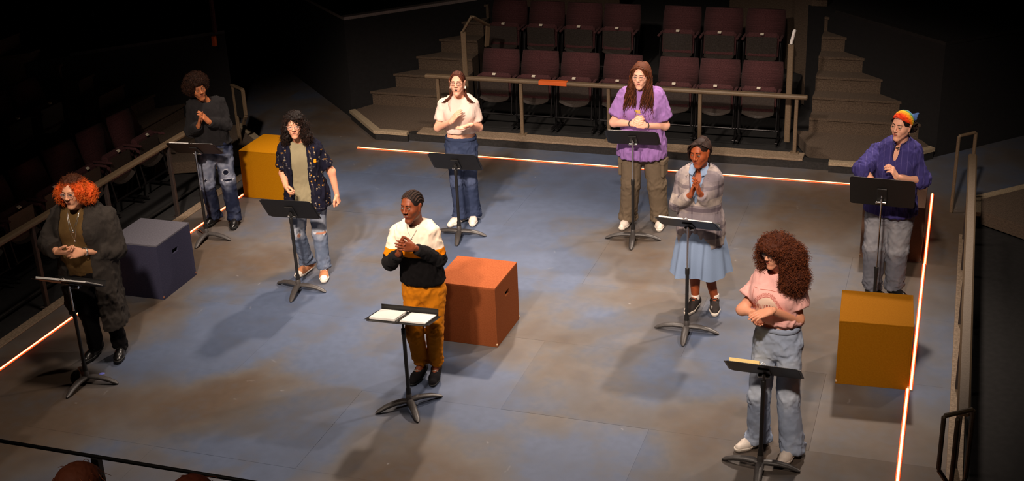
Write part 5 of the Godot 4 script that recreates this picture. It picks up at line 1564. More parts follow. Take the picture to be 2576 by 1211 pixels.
func wear(parts: Array, J: Dictionary, T: Transform3D, g: Dictionary, sp: Dictionary) -> void:
	var m: MB
	var p := {"name": g.name, "mat": g.get("mat", ""), "kids": []}
	match g.kind:
		"sleeves":
			for s in ["R", "L"]:
				var bb := bounds(J, ["e" + s, "w" + s, "s" + s], 0.12)
				var F := Field.new(bb[0], bb[1], 0.009)
				var q0 := along(J, s, 0.93)
				var q1 := along(J, s, g.to)
				F.bone(q0[0], J["e" + s], 0.043 + g.ease, 0.043 + g.ease, 0.02)
				F.bone(J["e" + s], q1[0], 0.043 + g.ease, 0.032 + g.ease * 0.7, 0.02, Vector3.ZERO, 1.0, true)
				m = MB.new()
				F.surface(m)
				folds(m, 0.006, 5.0, 5.0, 3.0)
				parts[g.child_of].kids.append({"name": "sleeve", "mb": m, "mat": g.mat})
			return
		"shirt":
			m = shirt(J, g)
			if g.has("bands"):                                # knitted colour bands at fixed heights; the forearms stay in the lowest colour
				for k in m.v.size():
					var y := m.v[k].y
					m.u[k] = Vector2(0.5, 1.0 - clampf((y - g.bands[0]) / (g.bands[1] - g.bands[0]), 0, 1))
		"trousers":
			m = trousers(J, g)
			if g.has("wash"):
				p.colored = true
				for k in m.v.size():
					var q := m.v[k]
					var n := fold_noise.get_noise_3dv(q * 9.0)
					var up := clampf((m.n[k].z + 0.1) * 1.2, 0, 1) * smoothstep(0.26, 0.1, absf(q.y - (J.kR.y + 0.15)))
					m.c[k] = g.wash[0].lerp(g.wash[1], clampf(up * 0.8 + n * 0.5, 0, 1))
					for h in g.get("holes", []):
						var r: float = Vector2((q.x - h[0]) / h[2], (q.y - h[1]) / h[3]).length() + n * 0.5
						if q.z > J.hip.z and r < 1.0: m.c[k] = g.hole
						elif q.z > J.hip.z and r < 1.35: m.c[k] = g.wash[1].lightened(0.35)
			var kid := MB.new()                                # waistband
			var y0: float = g.waist - 0.012
			var c := J.hip.lerp(J.neck, 0.05) as Vector3
			if g.get("band", true):
				var path := []
				for s in 41:
					var a := TAU * s / 40.0
					path.append(_wall_point(m, Vector3(c.x, y0 - 0.004, c.z), Vector3(cos(a), 0, sin(a))))
				kid.tube(path, [0.0055], 6, 3.4, Vector3.UP)
				p.kids.append({"name": "waistband", "mb": kid, "mat": g.mat, "colored": g.has("wash")})
				if g.has("wash"): for k in kid.c.size(): kid.c[k] = g.wash[0]
			if g.has("pockets"):
				for s in [-1.0, 1.0]:
					var pk := MB.new()
					var at := _wall_point(m, Vector3(J.hip.x, J.kR.y + 0.19, 0) + J.S * s * 0.09, (J.S * s + J.F * 0.25).normalized())
					pk.box(at, Vector3(0.035, 0.17, 0.15), 0.008, Basis(J.S, Vector3.UP, J.F) * Basis(Vector3.UP, s * -0.15))
					pk.box(at + Vector3(0, 0.075, 0), Vector3(0.045, 0.05, 0.16), 0.006, Basis(J.S, Vector3.UP, J.F) * Basis(Vector3.UP, s * -0.15))
					p.kids.append({"name": "cargo_pocket", "mb": pk, "mat": g.mat})
		"skirt":
			m = skirt(J, g.top, g.hem, g.r0, g.r1, g.pleats)
		"collar":                                            # two flat leaves that fold down from the neck
			m = MB.new()
			for s in [-1.0, 1.0]:
				var n: Vector3 = J.neck
				var w: float = g.get("w", 0.065)
				var pts := []
				for q in 9:
					var a := lerpf(PI * 0.98, PI * g.get("front", 0.12), q / 8.0)
					pts.append(n + (J.S * s * sin(a) * w + J.F * (cos(a) * w + 0.012)) + Vector3(0, g.get("up", 0.085) - 0.035 * q / 8.0 * g.get("dip", 1.0), 0))
				for q in 8:
					var fall := 0.050 + 0.034 * (q / 8.0)
					var fall2 := 0.050 + 0.034 * ((q + 1) / 8.0)
					var o0: Vector3 = (pts[q] - n); o0.y = 0
					var o1: Vector3 = (pts[q + 1] - n); o1.y = 0
					var b0: Vector3 = pts[q] + o0.normalized() * fall * 0.62 - Vector3(0, fall * 0.62, 0) + J.S * s * 0.012 * q / 8.0
					var b1: Vector3 = pts[q + 1] + o1.normalized() * fall2 * 0.62 - Vector3(0, fall2 * 0.62, 0) + J.S * s * 0.012 * (q + 1) / 8.0
					var up := Vector3(0, 0.004, 0)
					m.quad(pts[q] + up, pts[q + 1] + up, b1 + up, b0 + up); m.quad(pts[q] - up, pts[q + 1] - up, b1 - up, b0 - up)
					m.quad(b0 + up, b1 + up, b1 - up, b0 - up)
		"glasses":
			var gl := glasses(T, g.round, g.r)
			m = gl[0]
			p.kids.append({"name": "lens", "mb": gl[1], "mat": "lens"})
		"chain":
			m = MB.new()
			var path := []
			for q in 25:
				var t := (q - 12) / 12.0
				var low := 1.0 - pow(absf(t), 1.25)
				var at: Vector3 = J.neck + J.S * t * 0.062 + J.F * lerpf(-0.01, 0.06, minf(1.0, low * 2.5)) + Vector3(0, 0.05 - (g.depth + 0.03) * low, 0)
				path.append(at)
			var line := MB.new()
			for q in path: line.vert(q, J.F)
			_drape(line, parts[2].mb, J.F, 0.004)
			for q in path.size(): path[q] = line.v[q]
			m.tube(path, [g.get("r", 0.0022)], 5)
			if g.has("pendant"): m.ball(path[12] - Vector3(0, 0.01, 0), Vector3(g.pendant, g.pendant * 1.15, 0.004), 10)
		"band":
			m = MB.new()
			var q := along(J, g.side, g.at) if g.side in ["R", "L"] else []
			m.lathe([Vector2(g.r, -0.5 * g.w), Vector2(g.r + g.t, -0.4 * g.w), Vector2(g.r + g.t, 0.4 * g.w), Vector2(g.r, 0.5 * g.w)], 18, q[0], _basis_y(q[1]))
		"knee_band":
			m = MB.new()
			var k: Vector3 = J["k" + g.side].lerp(J["a" + g.side], g.at)
			m.lathe([Vector2(0.054, -0.02), Vector2(0.058, -0.016), Vector2(0.058, 0.016), Vector2(0.054, 0.02)], 20, k - J["d" + g.side] * 0.008, _basis_y(J["k" + g.side] - J["a" + g.side]))
		"sock":
			m = MB.new()
			for s in ["R", "L"]:
				var a: Vector3 = J["a" + s]
				m.lathe([Vector2(0.041, -0.02), Vector2(0.041, 0.035), Vector2(0.036, 0.038)], 16, a + Vector3(0, 0.01, 0), Basis())
		"buttons":
			m = MB.new()
			for q in g.n:
				var at := _front_point(J, J.neck.lerp(J.hip, g.from + g.step * q) + J.S * g.get("x", 0.0), g.off)
				m.ball(at, Vector3(0.0085, 0.0085, 0.005), 8, Basis(J.S, Vector3.UP, J.F))
		"earrings":
			m = MB.new()
			m.xf = T
			for s in [-1.0, 1.0]:
				m.ball(Vector3(s * 0.083, -0.036, 0.003), Vector3.ONE * 0.006 * g.r, 8)
				m.ball(Vector3(s * 0.084, -0.05, 0.003), Vector3.ONE * 0.0085 * g.r, 8)
		"bandana":
			var F := Field.new(T.origin - Vector3.ONE * 0.2, T.origin + Vector3.ONE * 0.2, 0.0045)
			var b := T.basis.orthonormalized()
			var hs := T.basis.get_scale().x
			F.ell(T * Vector3(0, 0.035, -0.012), Vector3(0.085, 0.101, 0.106) * hs, b, 0.01)
			F.bone(T * Vector3(0.01, 0.03, -0.11), T * Vector3(0.03, 0.045, -0.155), 0.03 * hs, 0.012 * hs, 0.03)
			F.bone(T * Vector3(0.03, 0.05, -0.13), T * Vector3(0.06, 0.09, -0.15), 0.035 * hs, 0.006 * hs, 0.02, b * Vector3(0.3, -0.2, 1).normalized(), 0.35)
			F.cut(T * Vector3(0, 0.078, 0.068), b * Vector3(0, -0.84, 0.54).normalized())
			m = MB.new()
			F.surface(m)
			var inv := T.affine_inverse()
			var cols := [Color(0.45, 0.45, 0.52), Color(0.80, 0.20, 0.05), Color(0.88, 0.25, 0.03), Color(0.92, 0.50, 0.04), Color(0.75, 0.60, 0.10), Color(0.30, 0.50, 0.30), Color(0.28, 0.42, 0.62), Color(0.32, 0.44, 0.66)]
			for k in m.v.size():
				var q := inv * m.v[k]
				var t := clampf((0.085 - q.z + (q.y - 0.08) * 0.35) / 0.026, 0.0, 6.99) + fold_noise.get_noise_3dv(q * 60.0) * 0.5
				t = clampf(t, 0, 6.99)
				m.c[k] = cols[int(t)].lerp(cols[int(t) + 1], smoothstep(0.35, 0.65, t - int(t)))
				m.v[k] += m.n[k] * fold_noise.get_noise_3d(q.x * 30, q.y * 60, q.z * 40) * 0.003
			renormal(m, 0, 0)
			p.colored = true
		"print":                                             # flat print lying on the front of a shirt: a patch that follows the cloth
			m = MB.new()
			var nx := 22
			var ny := 22
			for y in ny + 1:
				for x in nx + 1:
					var at: Vector3 = J.hip.lerp(J.neck, g.at) + J.S * (g.x + g.w * (float(x) / nx - 0.5)) + Vector3(0, g.h * (0.5 - float(y) / ny), 0)
					m.vert(at, J.F, Vector2(float(x) / nx, float(y) / ny))
			for y in ny:
				for x in nx:
					var k := y * (nx + 1) + x
					m.tri(k, k + 1, k + nx + 2); m.tri(k, k + nx + 2, k + nx + 1)
			_drape(m, parts[g.over].mb, J.F, 0.002)
		"badge":
			m = MB.new()
			var at := Vector3(0.092, 1.235, 0.14)
			for q in 7: m.ball(at + Vector3(cos(q * 0.9) * 0.012, sin(q * 0.9) * 0.012, 0) * (1.0 if q else 0.0), Vector3(0.015, 0.015, 0.008), 8)
	p.mb = m
	if g.has("child_of") and parts.size() > g.child_of: parts[g.child_of].kids.append(p)
	else: parts.append(p)

func _basis_y(d: Vector3) -> Basis:
	var y := d.normalized()
	var x := y.cross(Vector3(0.2, 0.3, 1)).normalized()
	return Basis(x, y, x.cross(y))

# the farthest point of a cloth mesh from an axis, in one direction, near one height
func _wall_point(m: MB, c: Vector3, d: Vector3) -> Vector3:
	var best := 0.05
	for k in range(0, m.v.size(), 1):
		var q := m.v[k]
		if absf(q.y - c.y) > 0.012: continue
		var o := q - c
		o.y = 0
		var l := o.length()
		if l > best and o.dot(d) > l * 0.985: best = l
	return c + d * best

func _front_point(J: Dictionary, at: Vector3, off: float) -> Vector3:
	# where the chest's front lies under a point: the torso's own cross-section, plus the clothes on it
	var t := clampf((at.y - J.hip.y) / (J.neck.y - J.hip.y), -0.1, 0.93)
	var r := 0.1
	for k in TORSO.size() - 1:
		if t >= TORSO[k][0] and t <= TORSO[k + 1][0]:
			var q: float = (t - TORSO[k][0]) / (TORSO[k + 1][0] - TORSO[k][0])
			r = lerpf(TORSO[k][2] + TORSO[k][3], TORSO[k + 1][2] + TORSO[k + 1][3], q)
	var c: Vector3 = J.hip.lerp(J.neck, t)
	var f := (at - c).dot(J.F)
	var want: float = r * J.deep + off
	return at + J.F * maxf(0.0, want - f) if f > 0.0 else at

func _drape(m: MB, cloth: MB, d: Vector3, off: float) -> void:
	# lays every vertex of a patch on the front of a cloth mesh
	var front := []
	for k in cloth.v.size():
		if cloth.n[k].dot(d) > 0.15: front.append(k)
	for k in m.v.size():
		var p := m.v[k]
		var w := 0.0
		var s := 0.0
		for q in front:
			var o: Vector3 = cloth.v[q] - p
			var al := o.dot(d)
			var r2 := o.length_squared() - al * al
			if r2 < 0.0005 and al > -0.02:
				var ww := 1.0 / (r2 + 0.00002)
				w += ww; s += al * ww
		if w > 0.0: m.v[k] = p + d * (s / w + off)
	if m.i.size() > 0: renormal(m, 0, 0)

# ---------------------------------------------------------------- the people
func fabric(color: Color, rough := 0.95, amount := 0.12, scale := 14.0, bump := 0.5) -> StandardMaterial3D:
	var m := grain(color, amount, scale, rough, bump, 0.06)
	m.rim_enabled = true; m.rim = 0.03; m.rim_tint = 0.8
	m.metallic_specular = 0.22
	return m

func coloured(rough: float, spec := 0.4) -> StandardMaterial3D:
	var m := mat(Color(1, 1, 1), rough, 0.0, spec)
	m.vertex_color_use_as_albedo = true; m.vertex_color_is_srgb = true
	return m

func picture(w: int, h: int, paint: Callable) -> ImageTexture:
	var im := Image.create(w, h, false, Image.FORMAT_RGB8)
	paint.call(im)
	return ImageTexture.create_from_image(im)

func stroke(im: Image, a: Vector2, b: Vector2, r: float, c: Color) -> void:
	var n := int((b - a).length() / maxf(r * 0.5, 0.6)) + 1
	for k in n + 1:
		var p := a.lerp(b, float(k) / n)
		im.fill_rect(Rect2i(int(p.x - r), int(p.y - r), int(2 * r) + 1, int(2 * r) + 1), c)

func textured(t: Texture2D, scale: float, rough := 0.95) -> StandardMaterial3D:
	var m := mat(Color(1, 1, 1), rough)
	m.albedo_texture = t
	if scale > 0.0:
		m.uv1_triplanar = true; m.uv1_scale = Vector3.ONE * scale
	m.metallic_specular = 0.22
	return m

func people_materials() -> void:
	M.skin = coloured(0.52, 0.42)
	M.skin.subsurf_scatter_enabled = true; M.skin.subsurf_scatter_strength = 0.12
	M.hair = coloured(0.72, 0.35)
	M.denim = coloured(0.95, 0.22)
	M.denim.normal_enabled = true; M.denim.normal_texture = noise_tex(0.12, 5, Color.BLACK, Color.WHITE, 256, true, 6.0); M.denim.normal_scale = 0.35
	M.denim.uv1_triplanar = true; M.denim.uv1_scale = Vector3.ONE * 14
	M.bandana = coloured(0.9)
	M.lens = mat(Color(1, 1, 1, 0.06), 0.05); M.lens.transparency = BaseMaterial3D.TRANSPARENCY_ALPHA
	M.lens.resource_name = "spectacle_lens"
	M.wire_gold = mat(Color(0.75, 0.55, 0.35), 0.3, 0.8)
	M.wire_clear = mat(Color(0.80, 0.62, 0.56), 0.25)
	M.wire_brown = mat(Color(0.30, 0.16, 0.12), 0.35)
	M.silver = mat(Color(0.86, 0.84, 0.80), 0.25, 0.9)
	M.pearl = mat(Color(0.92, 0.88, 0.82), 0.2)
	M.black_cloth = fabric(Color(0.06, 0.052, 0.056))
	M.black_knit = fabric(Color(0.05, 0.042, 0.048), 0.95, 0.3, 20.0, 0.9)
	M.cardigan = fabric(Color(0.17, 0.148, 0.13), 1.0, 0.25, 16.0, 1.0)
	M.olive = fabric(Color(0.40, 0.30, 0.16))
	M.sage = fabric(Color(0.53, 0.49, 0.38))
	M.cream_knit = fabric(Color(0.90, 0.80, 0.75), 0.95, 0.08, 20.0, 0.8)
	M.purple = fabric(Color(0.60, 0.44, 0.70), 0.95, 0.08)
	M.cargo = fabric(Color(0.42, 0.36, 0.29))
	M.mustard = fabric(Color(0.80, 0.46, 0.03), 0.9, 0.12, 14.0, 0.6)
	M.dress = fabric(Color(0.50, 0.58, 0.70), 0.95, 0.08)
	M.pink = fabric(Color(0.95, 0.72, 0.69), 0.95, 0.06)
	M.black_leather = mat(Color(0.075, 0.07, 0.07), 0.32)
	M.black_suede = fabric(Color(0.06, 0.055, 0.065), 0.95)
	M.black_rubber = mat(Color(0.05, 0.05, 0.05), 0.6)
	M.white_rubber = mat(Color(0.86, 0.82, 0.77), 0.55)
	M.white_leather = grain(Color(0.90, 0.85, 0.80), 0.05, 8.0, 0.45)
	M.canvas_tan = fabric(Color(0.72, 0.47, 0.32))
	M.white_lace = mat(Color(0.92, 0.88, 0.84), 0.8)
	M.black_lace = mat(Color(0.06, 0.06, 0.06), 0.8)
	M.dark_mesh = fabric(Color(0.16, 0.13, 0.125), 0.8, 0.3, 24.0, 0.8)
	M.hair_tie = mat(Color(0.04, 0.035, 0.035), 0.7)
	M.yellow_badge = mat(Color(0.92, 0.56, 0.03), 0.5)
	# knitted sweater: cream above, one mustard stripe, black below (u, v: v counts down from the shoulder)
	M.striped_knit = textured(picture(8, 256, func(im: Image) -> void:
		im.fill(Color(0.88, 0.80, 0.72))
		im.fill_rect(Rect2i(0, 112, 8, 26), Color(0.82, 0.46, 0.03))
		im.fill_rect(Rect2i(0, 138, 8, 118), Color(0.06, 0.052, 0.056))), 0.0)
	M.striped_knit.texture_repeat = false
	# navy shirt scattered with small pale and yellow flowers on stems
	M.floral = textured(picture(512, 512, func(im: Image) -> void:
		im.fill(Color(0.085, 0.085, 0.14))
		var rng := RandomNumberGenerator.new(); rng.seed = 12
		for k in 46:
			var p := Vector2(rng.randf_range(16, 496), rng.randf_range(16, 496))
			var d := Vector2(rng.randf_range(-0.35, 0.35), 1).normalized()
			var c: Color = [Color(0.70, 0.62, 0.50), Color(0.55, 0.52, 0.52), Color(0.85, 0.58, 0.16)][k % 3]
			stroke(im, p, p + d * rng.randf_range(14, 34), 1.3, Color(0.48, 0.44, 0.34))
			for q in 5:
				var a := TAU * q / 5.0 + rng.randf()
				stroke(im, p, p + Vector2(cos(a), sin(a)) * rng.randf_range(4, 9), 2.2, c)), 2.2)
	# brushed plaid in cream, grey lilac and brown
	M.plaid = textured(picture(512, 512, func(im: Image) -> void:
		var base := Color(0.48, 0.445, 0.46)
		for y in 512:
			for x in 512:
				var c := base
				var bx := [[0, 90, Color(0.46, 0.43, 0.45)], [120, 150, Color(0.27, 0.24, 0.27)], [190, 300, Color(0.72, 0.665, 0.61)], [330, 352, Color(0.30, 0.27, 0.30)]]
				var by := [[20, 120, Color(0.72, 0.665, 0.61)], [150, 200, Color(0.28, 0.24, 0.28)], [230, 330, Color(0.50, 0.47, 0.50)], [380, 420, Color(0.30, 0.27, 0.30)]]
				for b in bx: if x >= b[0] and x < b[1]: c = c.lerp(b[2], 0.55)
				for b in by: if y >= b[0] and y < b[1]: c = c.lerp(b[2], 0.6)
				im.set_pixel(x, y, c)), 2.6, 1.0)
	# blue shirt with fine pale pinstripes
	M.pinstripe = textured(picture(256, 64, func(im: Image) -> void:
		im.fill(Color(0.235, 0.215, 0.43))
		for k in 4: im.fill_rect(Rect2i(20 + k * 64, 0, 3, 64), Color(0.40, 0.37, 0.58))
		for k in 8: im.fill_rect(Rect2i(4 + k * 32, 0, 1, 64), Color(0.20, 0.18, 0.38))), 5.0)
	# print on the pink shirt: a chequered arch over a pale panel of letter strokes
	M.pink_print = textured(picture(256, 256, func(im: Image) -> void:
		var ground := Color(0.95, 0.72, 0.69)
		var ink := Color(0.74, 0.42, 0.37)
		var pale := Color(0.97, 0.87, 0.79)
		im.fill(ground)
		for x in 256:
			for y in 256:
				var q := Vector2((x - 128) / 118.0, (y - 190) / 165.0)
				var l := q.length()
				if y < 200 and l < 0.80: im.set_pixel(x, y, pale)
				if y < 190 and l > 0.87 and l < 1.0:
					var a := int((atan2(q.y, q.x) + PI) * 24.0)
					if (a + int((l - 0.87) / 0.045)) % 2 == 0: im.set_pixel(x, y, ink)
				if y < 196 and absf(l - 0.83) < 0.013: im.set_pixel(x, y, ink)
		for k in 9:                                           # a row of tall letter strokes
			var x0 := 34.0 + k * 22.0
			var dy := 10.0 * pow((k - 4) / 4.0, 2)
			stroke(im, Vector2(x0, 120 + dy), Vector2(x0, 156 + dy), 2.5, ink)
			stroke(im, Vector2(x0 + 9, 122 + dy), Vector2(x0 + 9, 156 + dy), 1.8, ink)
			if k % 2 == 0: stroke(im, Vector2(x0, 122 + dy), Vector2(x0 + 9, 122 + dy), 1.6, ink)
			else: stroke(im, Vector2(x0, 138 + dy), Vector2(x0 + 9, 138 + dy), 1.6, ink)
		var p := Vector2(50, 185)
		for k in 26:                                           # and a line of script below it
			var n := p + Vector2(6, 9.0 * sin(k * 1.7))
			stroke(im, p, Vector2(n.x, 190 + 9.0 * sin(k * 1.7)), 1.6, ink)
			p = Vector2(n.x, 190 + 9.0 * sin(k * 1.7))
		stroke(im, Vector2(20, 8), Vector2(236, 8), 1.5, ink); stroke(im, Vector2(20, 8), Vector2(20, 120), 1.0, ink)), 0.0)
	M.purple_print = textured(picture(256, 256, func(im: Image) -> void:
		im.fill(Color(0.60, 0.44, 0.70))
		var ye := Color(0.80, 0.66, 0.22)
		# two rows of hand-drawn yellow capitals and a pale drawing under them
		for s in [[[150, 30], [150, 62]], [[150, 30], [164, 30]], [[150, 46], [162, 46]], [[150, 62], [166, 62]], [[122, 62], [130, 32]], [[130, 32], [138, 62]], [[126, 50], [135, 50]], [[96, 62], [96, 32]], [[96, 32], [105, 48]], [[105, 48], [114, 32]], [[114, 32], [114, 62]]]: stroke(im, Vector2(s[0][0], s[0][1]), Vector2(s[1][0], s[1][1]), 3.0, ye)
		for s in [[[104, 84], [112, 112]], [[112, 112], [120, 84]], [[128, 84], [128, 112]], [[140, 84], [140, 112]], [[140, 112], [154, 112]]]: stroke(im, Vector2(s[0][0], s[0][1]), Vector2(s[1][0], s[1][1]), 3.0, ye)
		var wh := Color(0.86, 0.82, 0.84)
		for s in [[[80, 178], [84, 206]], [[84, 206], [96, 200]], [[96, 200], [92, 180]], [[86, 160], [88, 166]], [[132, 176], [138, 204]], [[138, 204], [150, 192]], [[140, 158], [142, 164]]]: stroke(im, Vector2(s[0][0], s[0][1]), Vector2(s[1][0], s[1][1]), 4.0, wh)), 0.0)

var POSES := {
		"p1": {"at": Vector3(-6.911, 0, -8.671), "yaw": 0.6729, "chin": Vector3(-0.095, 1.478, 0.180), "neck": Vector3(-0.038, 1.426, 0.030), "sR": Vector3(-0.224, 1.378, -0.080), "sL": Vector3(0.198, 1.351, 0.080), "eR": Vector3(-0.321, 1.138, -0.000), "eL": Vector3(0.188, 1.017, 0.080), "wR": Vector3(-0.264, 1.141, 0.250), "wL": Vector3(-0.069, 1.108, 0.250), "hip": Vector3(-0.043, 0.870, 0.000), "kR": Vector3(-0.114, 0.460, 0.040), "kL": Vector3(0.070, 0.460, 0.040), "aR": Vector3(-0.104, 0.090, -0.047), "aL": Vector3(0.104, 0.090, 0.047), "tR": Vector3(-0.251, 0.035, 0.161), "tL": Vector3(0.012, 0.035, 0.389)},
		"p2": {"at": Vector3(-7.463, 0, -11.686), "yaw": 0.5684, "chin": Vector3(-0.059, 1.457, 0.130), "neck": Vector3(-0.036, 1.422, -0.000), "sR": Vector3(-0.194, 1.423, 0.028), "sL": Vector3(0.136, 1.394, -0.028), "eR": Vector3(-0.221, 1.104, 0.020), "eL": Vector3(0.140, 1.135, 0.040), "wR": Vector3(-0.138, 1.221, 0.250), "wL": Vector3(-0.031, 1.253, 0.250), "hip": Vector3(-0.006, 0.880, 0.000), "kR": Vector3(-0.132, 0.490, 0.040), "kL": Vector3(0.085, 0.490, 0.040), "aR": Vector3(-0.108, 0.090, -0.062), "aL": Vector3(0.108, 0.090, 0.062), "tR": Vector3(-0.219, 0.035, 0.104), "tL": Vector3(0.070, 0.035, 0.252)},
		"p3": {"at": Vector3(-5.860, 0, -10.700), "yaw": 0.5010, "chin": Vector3(-0.066, 1.471, 0.130), "neck": Vector3(-0.032, 1.379, 0.000), "sR": Vector3(-0.193, 1.362, -0.014), "sL": Vector3(0.133, 1.345, 0.014), "eR": Vector3(-0.215, 1.081, -0.025), "eL": Vector3(0.248, 1.057, -0.005), "wR": Vector3(-0.198, 1.018, 0.200), "wL": Vector3(0.278, 0.825, 0.015), "hip": Vector3(-0.008, 0.830, 0.000), "kR": Vector3(-0.139, 0.455, 0.040), "kL": Vector3(0.072, 0.455, 0.040), "aR": Vector3(-0.078, 0.090, -0.074), "aL": Vector3(0.078, 0.090, 0.074), "tR": Vector3(-0.180, 0.035, 0.058), "tL": Vector3(0.062, 0.035, 0.263)},
		"p4": {"at": Vector3(-3.971, 0, -9.015), "yaw": 0.4149, "chin": Vector3(-0.077, 1.459, 0.130), "neck": Vector3(-0.019, 1.372, -0.000), "sR": Vector3(-0.202, 1.340, -0.068), "sL": Vector3(0.127, 1.379, 0.068), "eR": Vector3(-0.250, 1.079, 0.030), "eL": Vector3(0.150, 1.101, 0.070), "wR": Vector3(-0.168, 1.242, 0.225), "wL": Vector3(-0.047, 1.293, 0.250), "hip": Vector3(0.009, 0.840, 0.000), "kR": Vector3(-0.093, 0.470, 0.100), "kL": Vector3(0.071, 0.470, 0.100), "aR": Vector3(-0.064, 0.090, -0.014), "aL": Vector3(0.064, 0.090, 0.014), "tR": Vector3(-0.146, 0.035, 0.149), "tL": Vector3(0.019, 0.035, 0.211)},
		"p5": {"at": Vector3(-4.846, 0, -12.341), "yaw": 0.3742, "chin": Vector3(-0.040, 1.463, 0.130), "neck": Vector3(-0.005, 1.388, 0.000), "sR": Vector3(-0.205, 1.364, -0.033), "sL": Vector3(0.149, 1.356, 0.033), "eR": Vector3(-0.257, 1.097, 0.050), "eL": Vector3(0.175, 1.072, 0.050), "wR": Vector3(-0.111, 1.221, 0.250), "wL": Vector3(0.086, 1.173, 0.250), "hip": Vector3(-0.022, 0.880, 0.000), "kR": Vector3(-0.087, 0.470, 0.040), "kL": Vector3(0.050, 0.470, 0.040), "aR": Vector3(-0.069, 0.090, 0.012), "aL": Vector3(0.069, 0.090, -0.012), "tR": Vector3(-0.174, 0.035, 0.127), "tL": Vector3(0.054, 0.035, 0.131)},
		"p6": {"at": Vector3(-2.963, 0, -12.669), "yaw": 0.2297, "chin": Vector3(-0.049, 1.532, 0.130), "neck": Vector3(-0.020, 1.477, 0.000), "sR": Vector3(-0.205, 1.452, -0.033), "sL": Vector3(0.154, 1.468, 0.033), "eR": Vector3(-0.305, 1.157, 0.040), "eL": Vector3(0.216, 1.118, 0.040), "wR": Vector3(-0.117, 1.211, 0.250), "wL": Vector3(0.012, 1.189, 0.250), "hip": Vector3(-0.018, 0.890, 0.000), "kR": Vector3(-0.139, 0.480, 0.040), "kL": Vector3(0.133, 0.480, 0.040), "aR": Vector3(-0.168, 0.090, -0.012), "aL": Vector3(0.168, 0.090, 0.012), "tR": Vector3(-0.201, 0.035, 0.078), "tL": Vector3(0.162, 0.035, 0.145)},
		"p7": {"at": Vector3(-1.964, 0, -10.852), "yaw": 0.1791, "chin": Vector3(-0.087, 1.411, 0.130), "neck": Vector3(-0.061, 1.355, -0.000), "sR": Vector3(-0.240, 1.297, -0.049), "sL": Vector3(0.090, 1.337, 0.049), "eR": Vector3(-0.266, 1.028, 0.030), "eL": Vector3(0.041, 1.019, 0.060), "wR": Vector3(-0.137, 1.214, 0.250), "wL": Vector3(-0.067, 1.232, 0.250), "hip": Vector3(-0.050, 0.830, 0.000), "kR": Vector3(-0.106, 0.440, 0.040), "kL": Vector3(0.016, 0.440, 0.040), "aR": Vector3(-0.088, 0.090, 0.005), "aL": Vector3(0.088, 0.090, -0.005), "tR": Vector3(-0.186, 0.035, 0.255), "tL": Vector3(0.093, 0.035, 0.267)},
		"p8": {"at": Vector3(-1.005, 0, -8.588), "yaw": 0.1165, "chin": Vector3(-0.089, 1.547, 0.130), "neck": Vector3(-0.042, 1.470, 0.000), "sR": Vector3(-0.178, 1.373, -0.060), "sL": Vector3(0.112, 1.406, 0.060), "eR": Vector3(-0.219, 1.106, -0.120), "eL": Vector3(0.124, 1.130, 0.055), "wR": Vector3(-0.188, 1.188, 0.105), "wL": Vector3(-0.065, 1.284, 0.250), "hip": Vector3(-0.014, 0.880, 0.000), "kR": Vector3(-0.130, 0.480, 0.040), "kL": Vector3(0.078, 0.480, 0.040), "aR": Vector3(-0.128, 0.090, -0.055), "aL": Vector3(0.128, 0.090, 0.055), "tR": Vector3(-0.223, 0.035, 0.025), "tL": Vector3(0.077, 0.035, 0.166)},
		"p9": {"at": Vector3(-0.416, 0, -11.477), "yaw": 0.0363, "chin": Vector3(0.005, 1.564, 0.130), "neck": Vector3(0.056, 1.497, -0.000), "sR": Vector3(-0.201, 1.413, -0.068), "sL": Vector3(0.190, 1.482, 0.068), "eR": Vector3(-0.256, 1.301, 0.195), "eL": Vector3(0.247, 1.192, 0.060), "wR": Vector3(-0.130, 1.268, 0.250), "wL": Vector3(0.036, 1.271, 0.250), "hip": Vector3(0.003, 0.900, 0.000), "kR": Vector3(-0.108, 0.490, 0.040), "kL": Vector3(0.095, 0.490, 0.040), "aR": Vector3(-0.096, 0.090, 0.020), "aL": Vector3(0.096, 0.090, -0.020), "tR": Vector3(-0.062, 0.035, 0.057), "tL": Vector3(0.127, 0.035, 0.018)},}

func v3(x: float, y: float, z: float) -> Vector3: return Vector3(x, y, z)

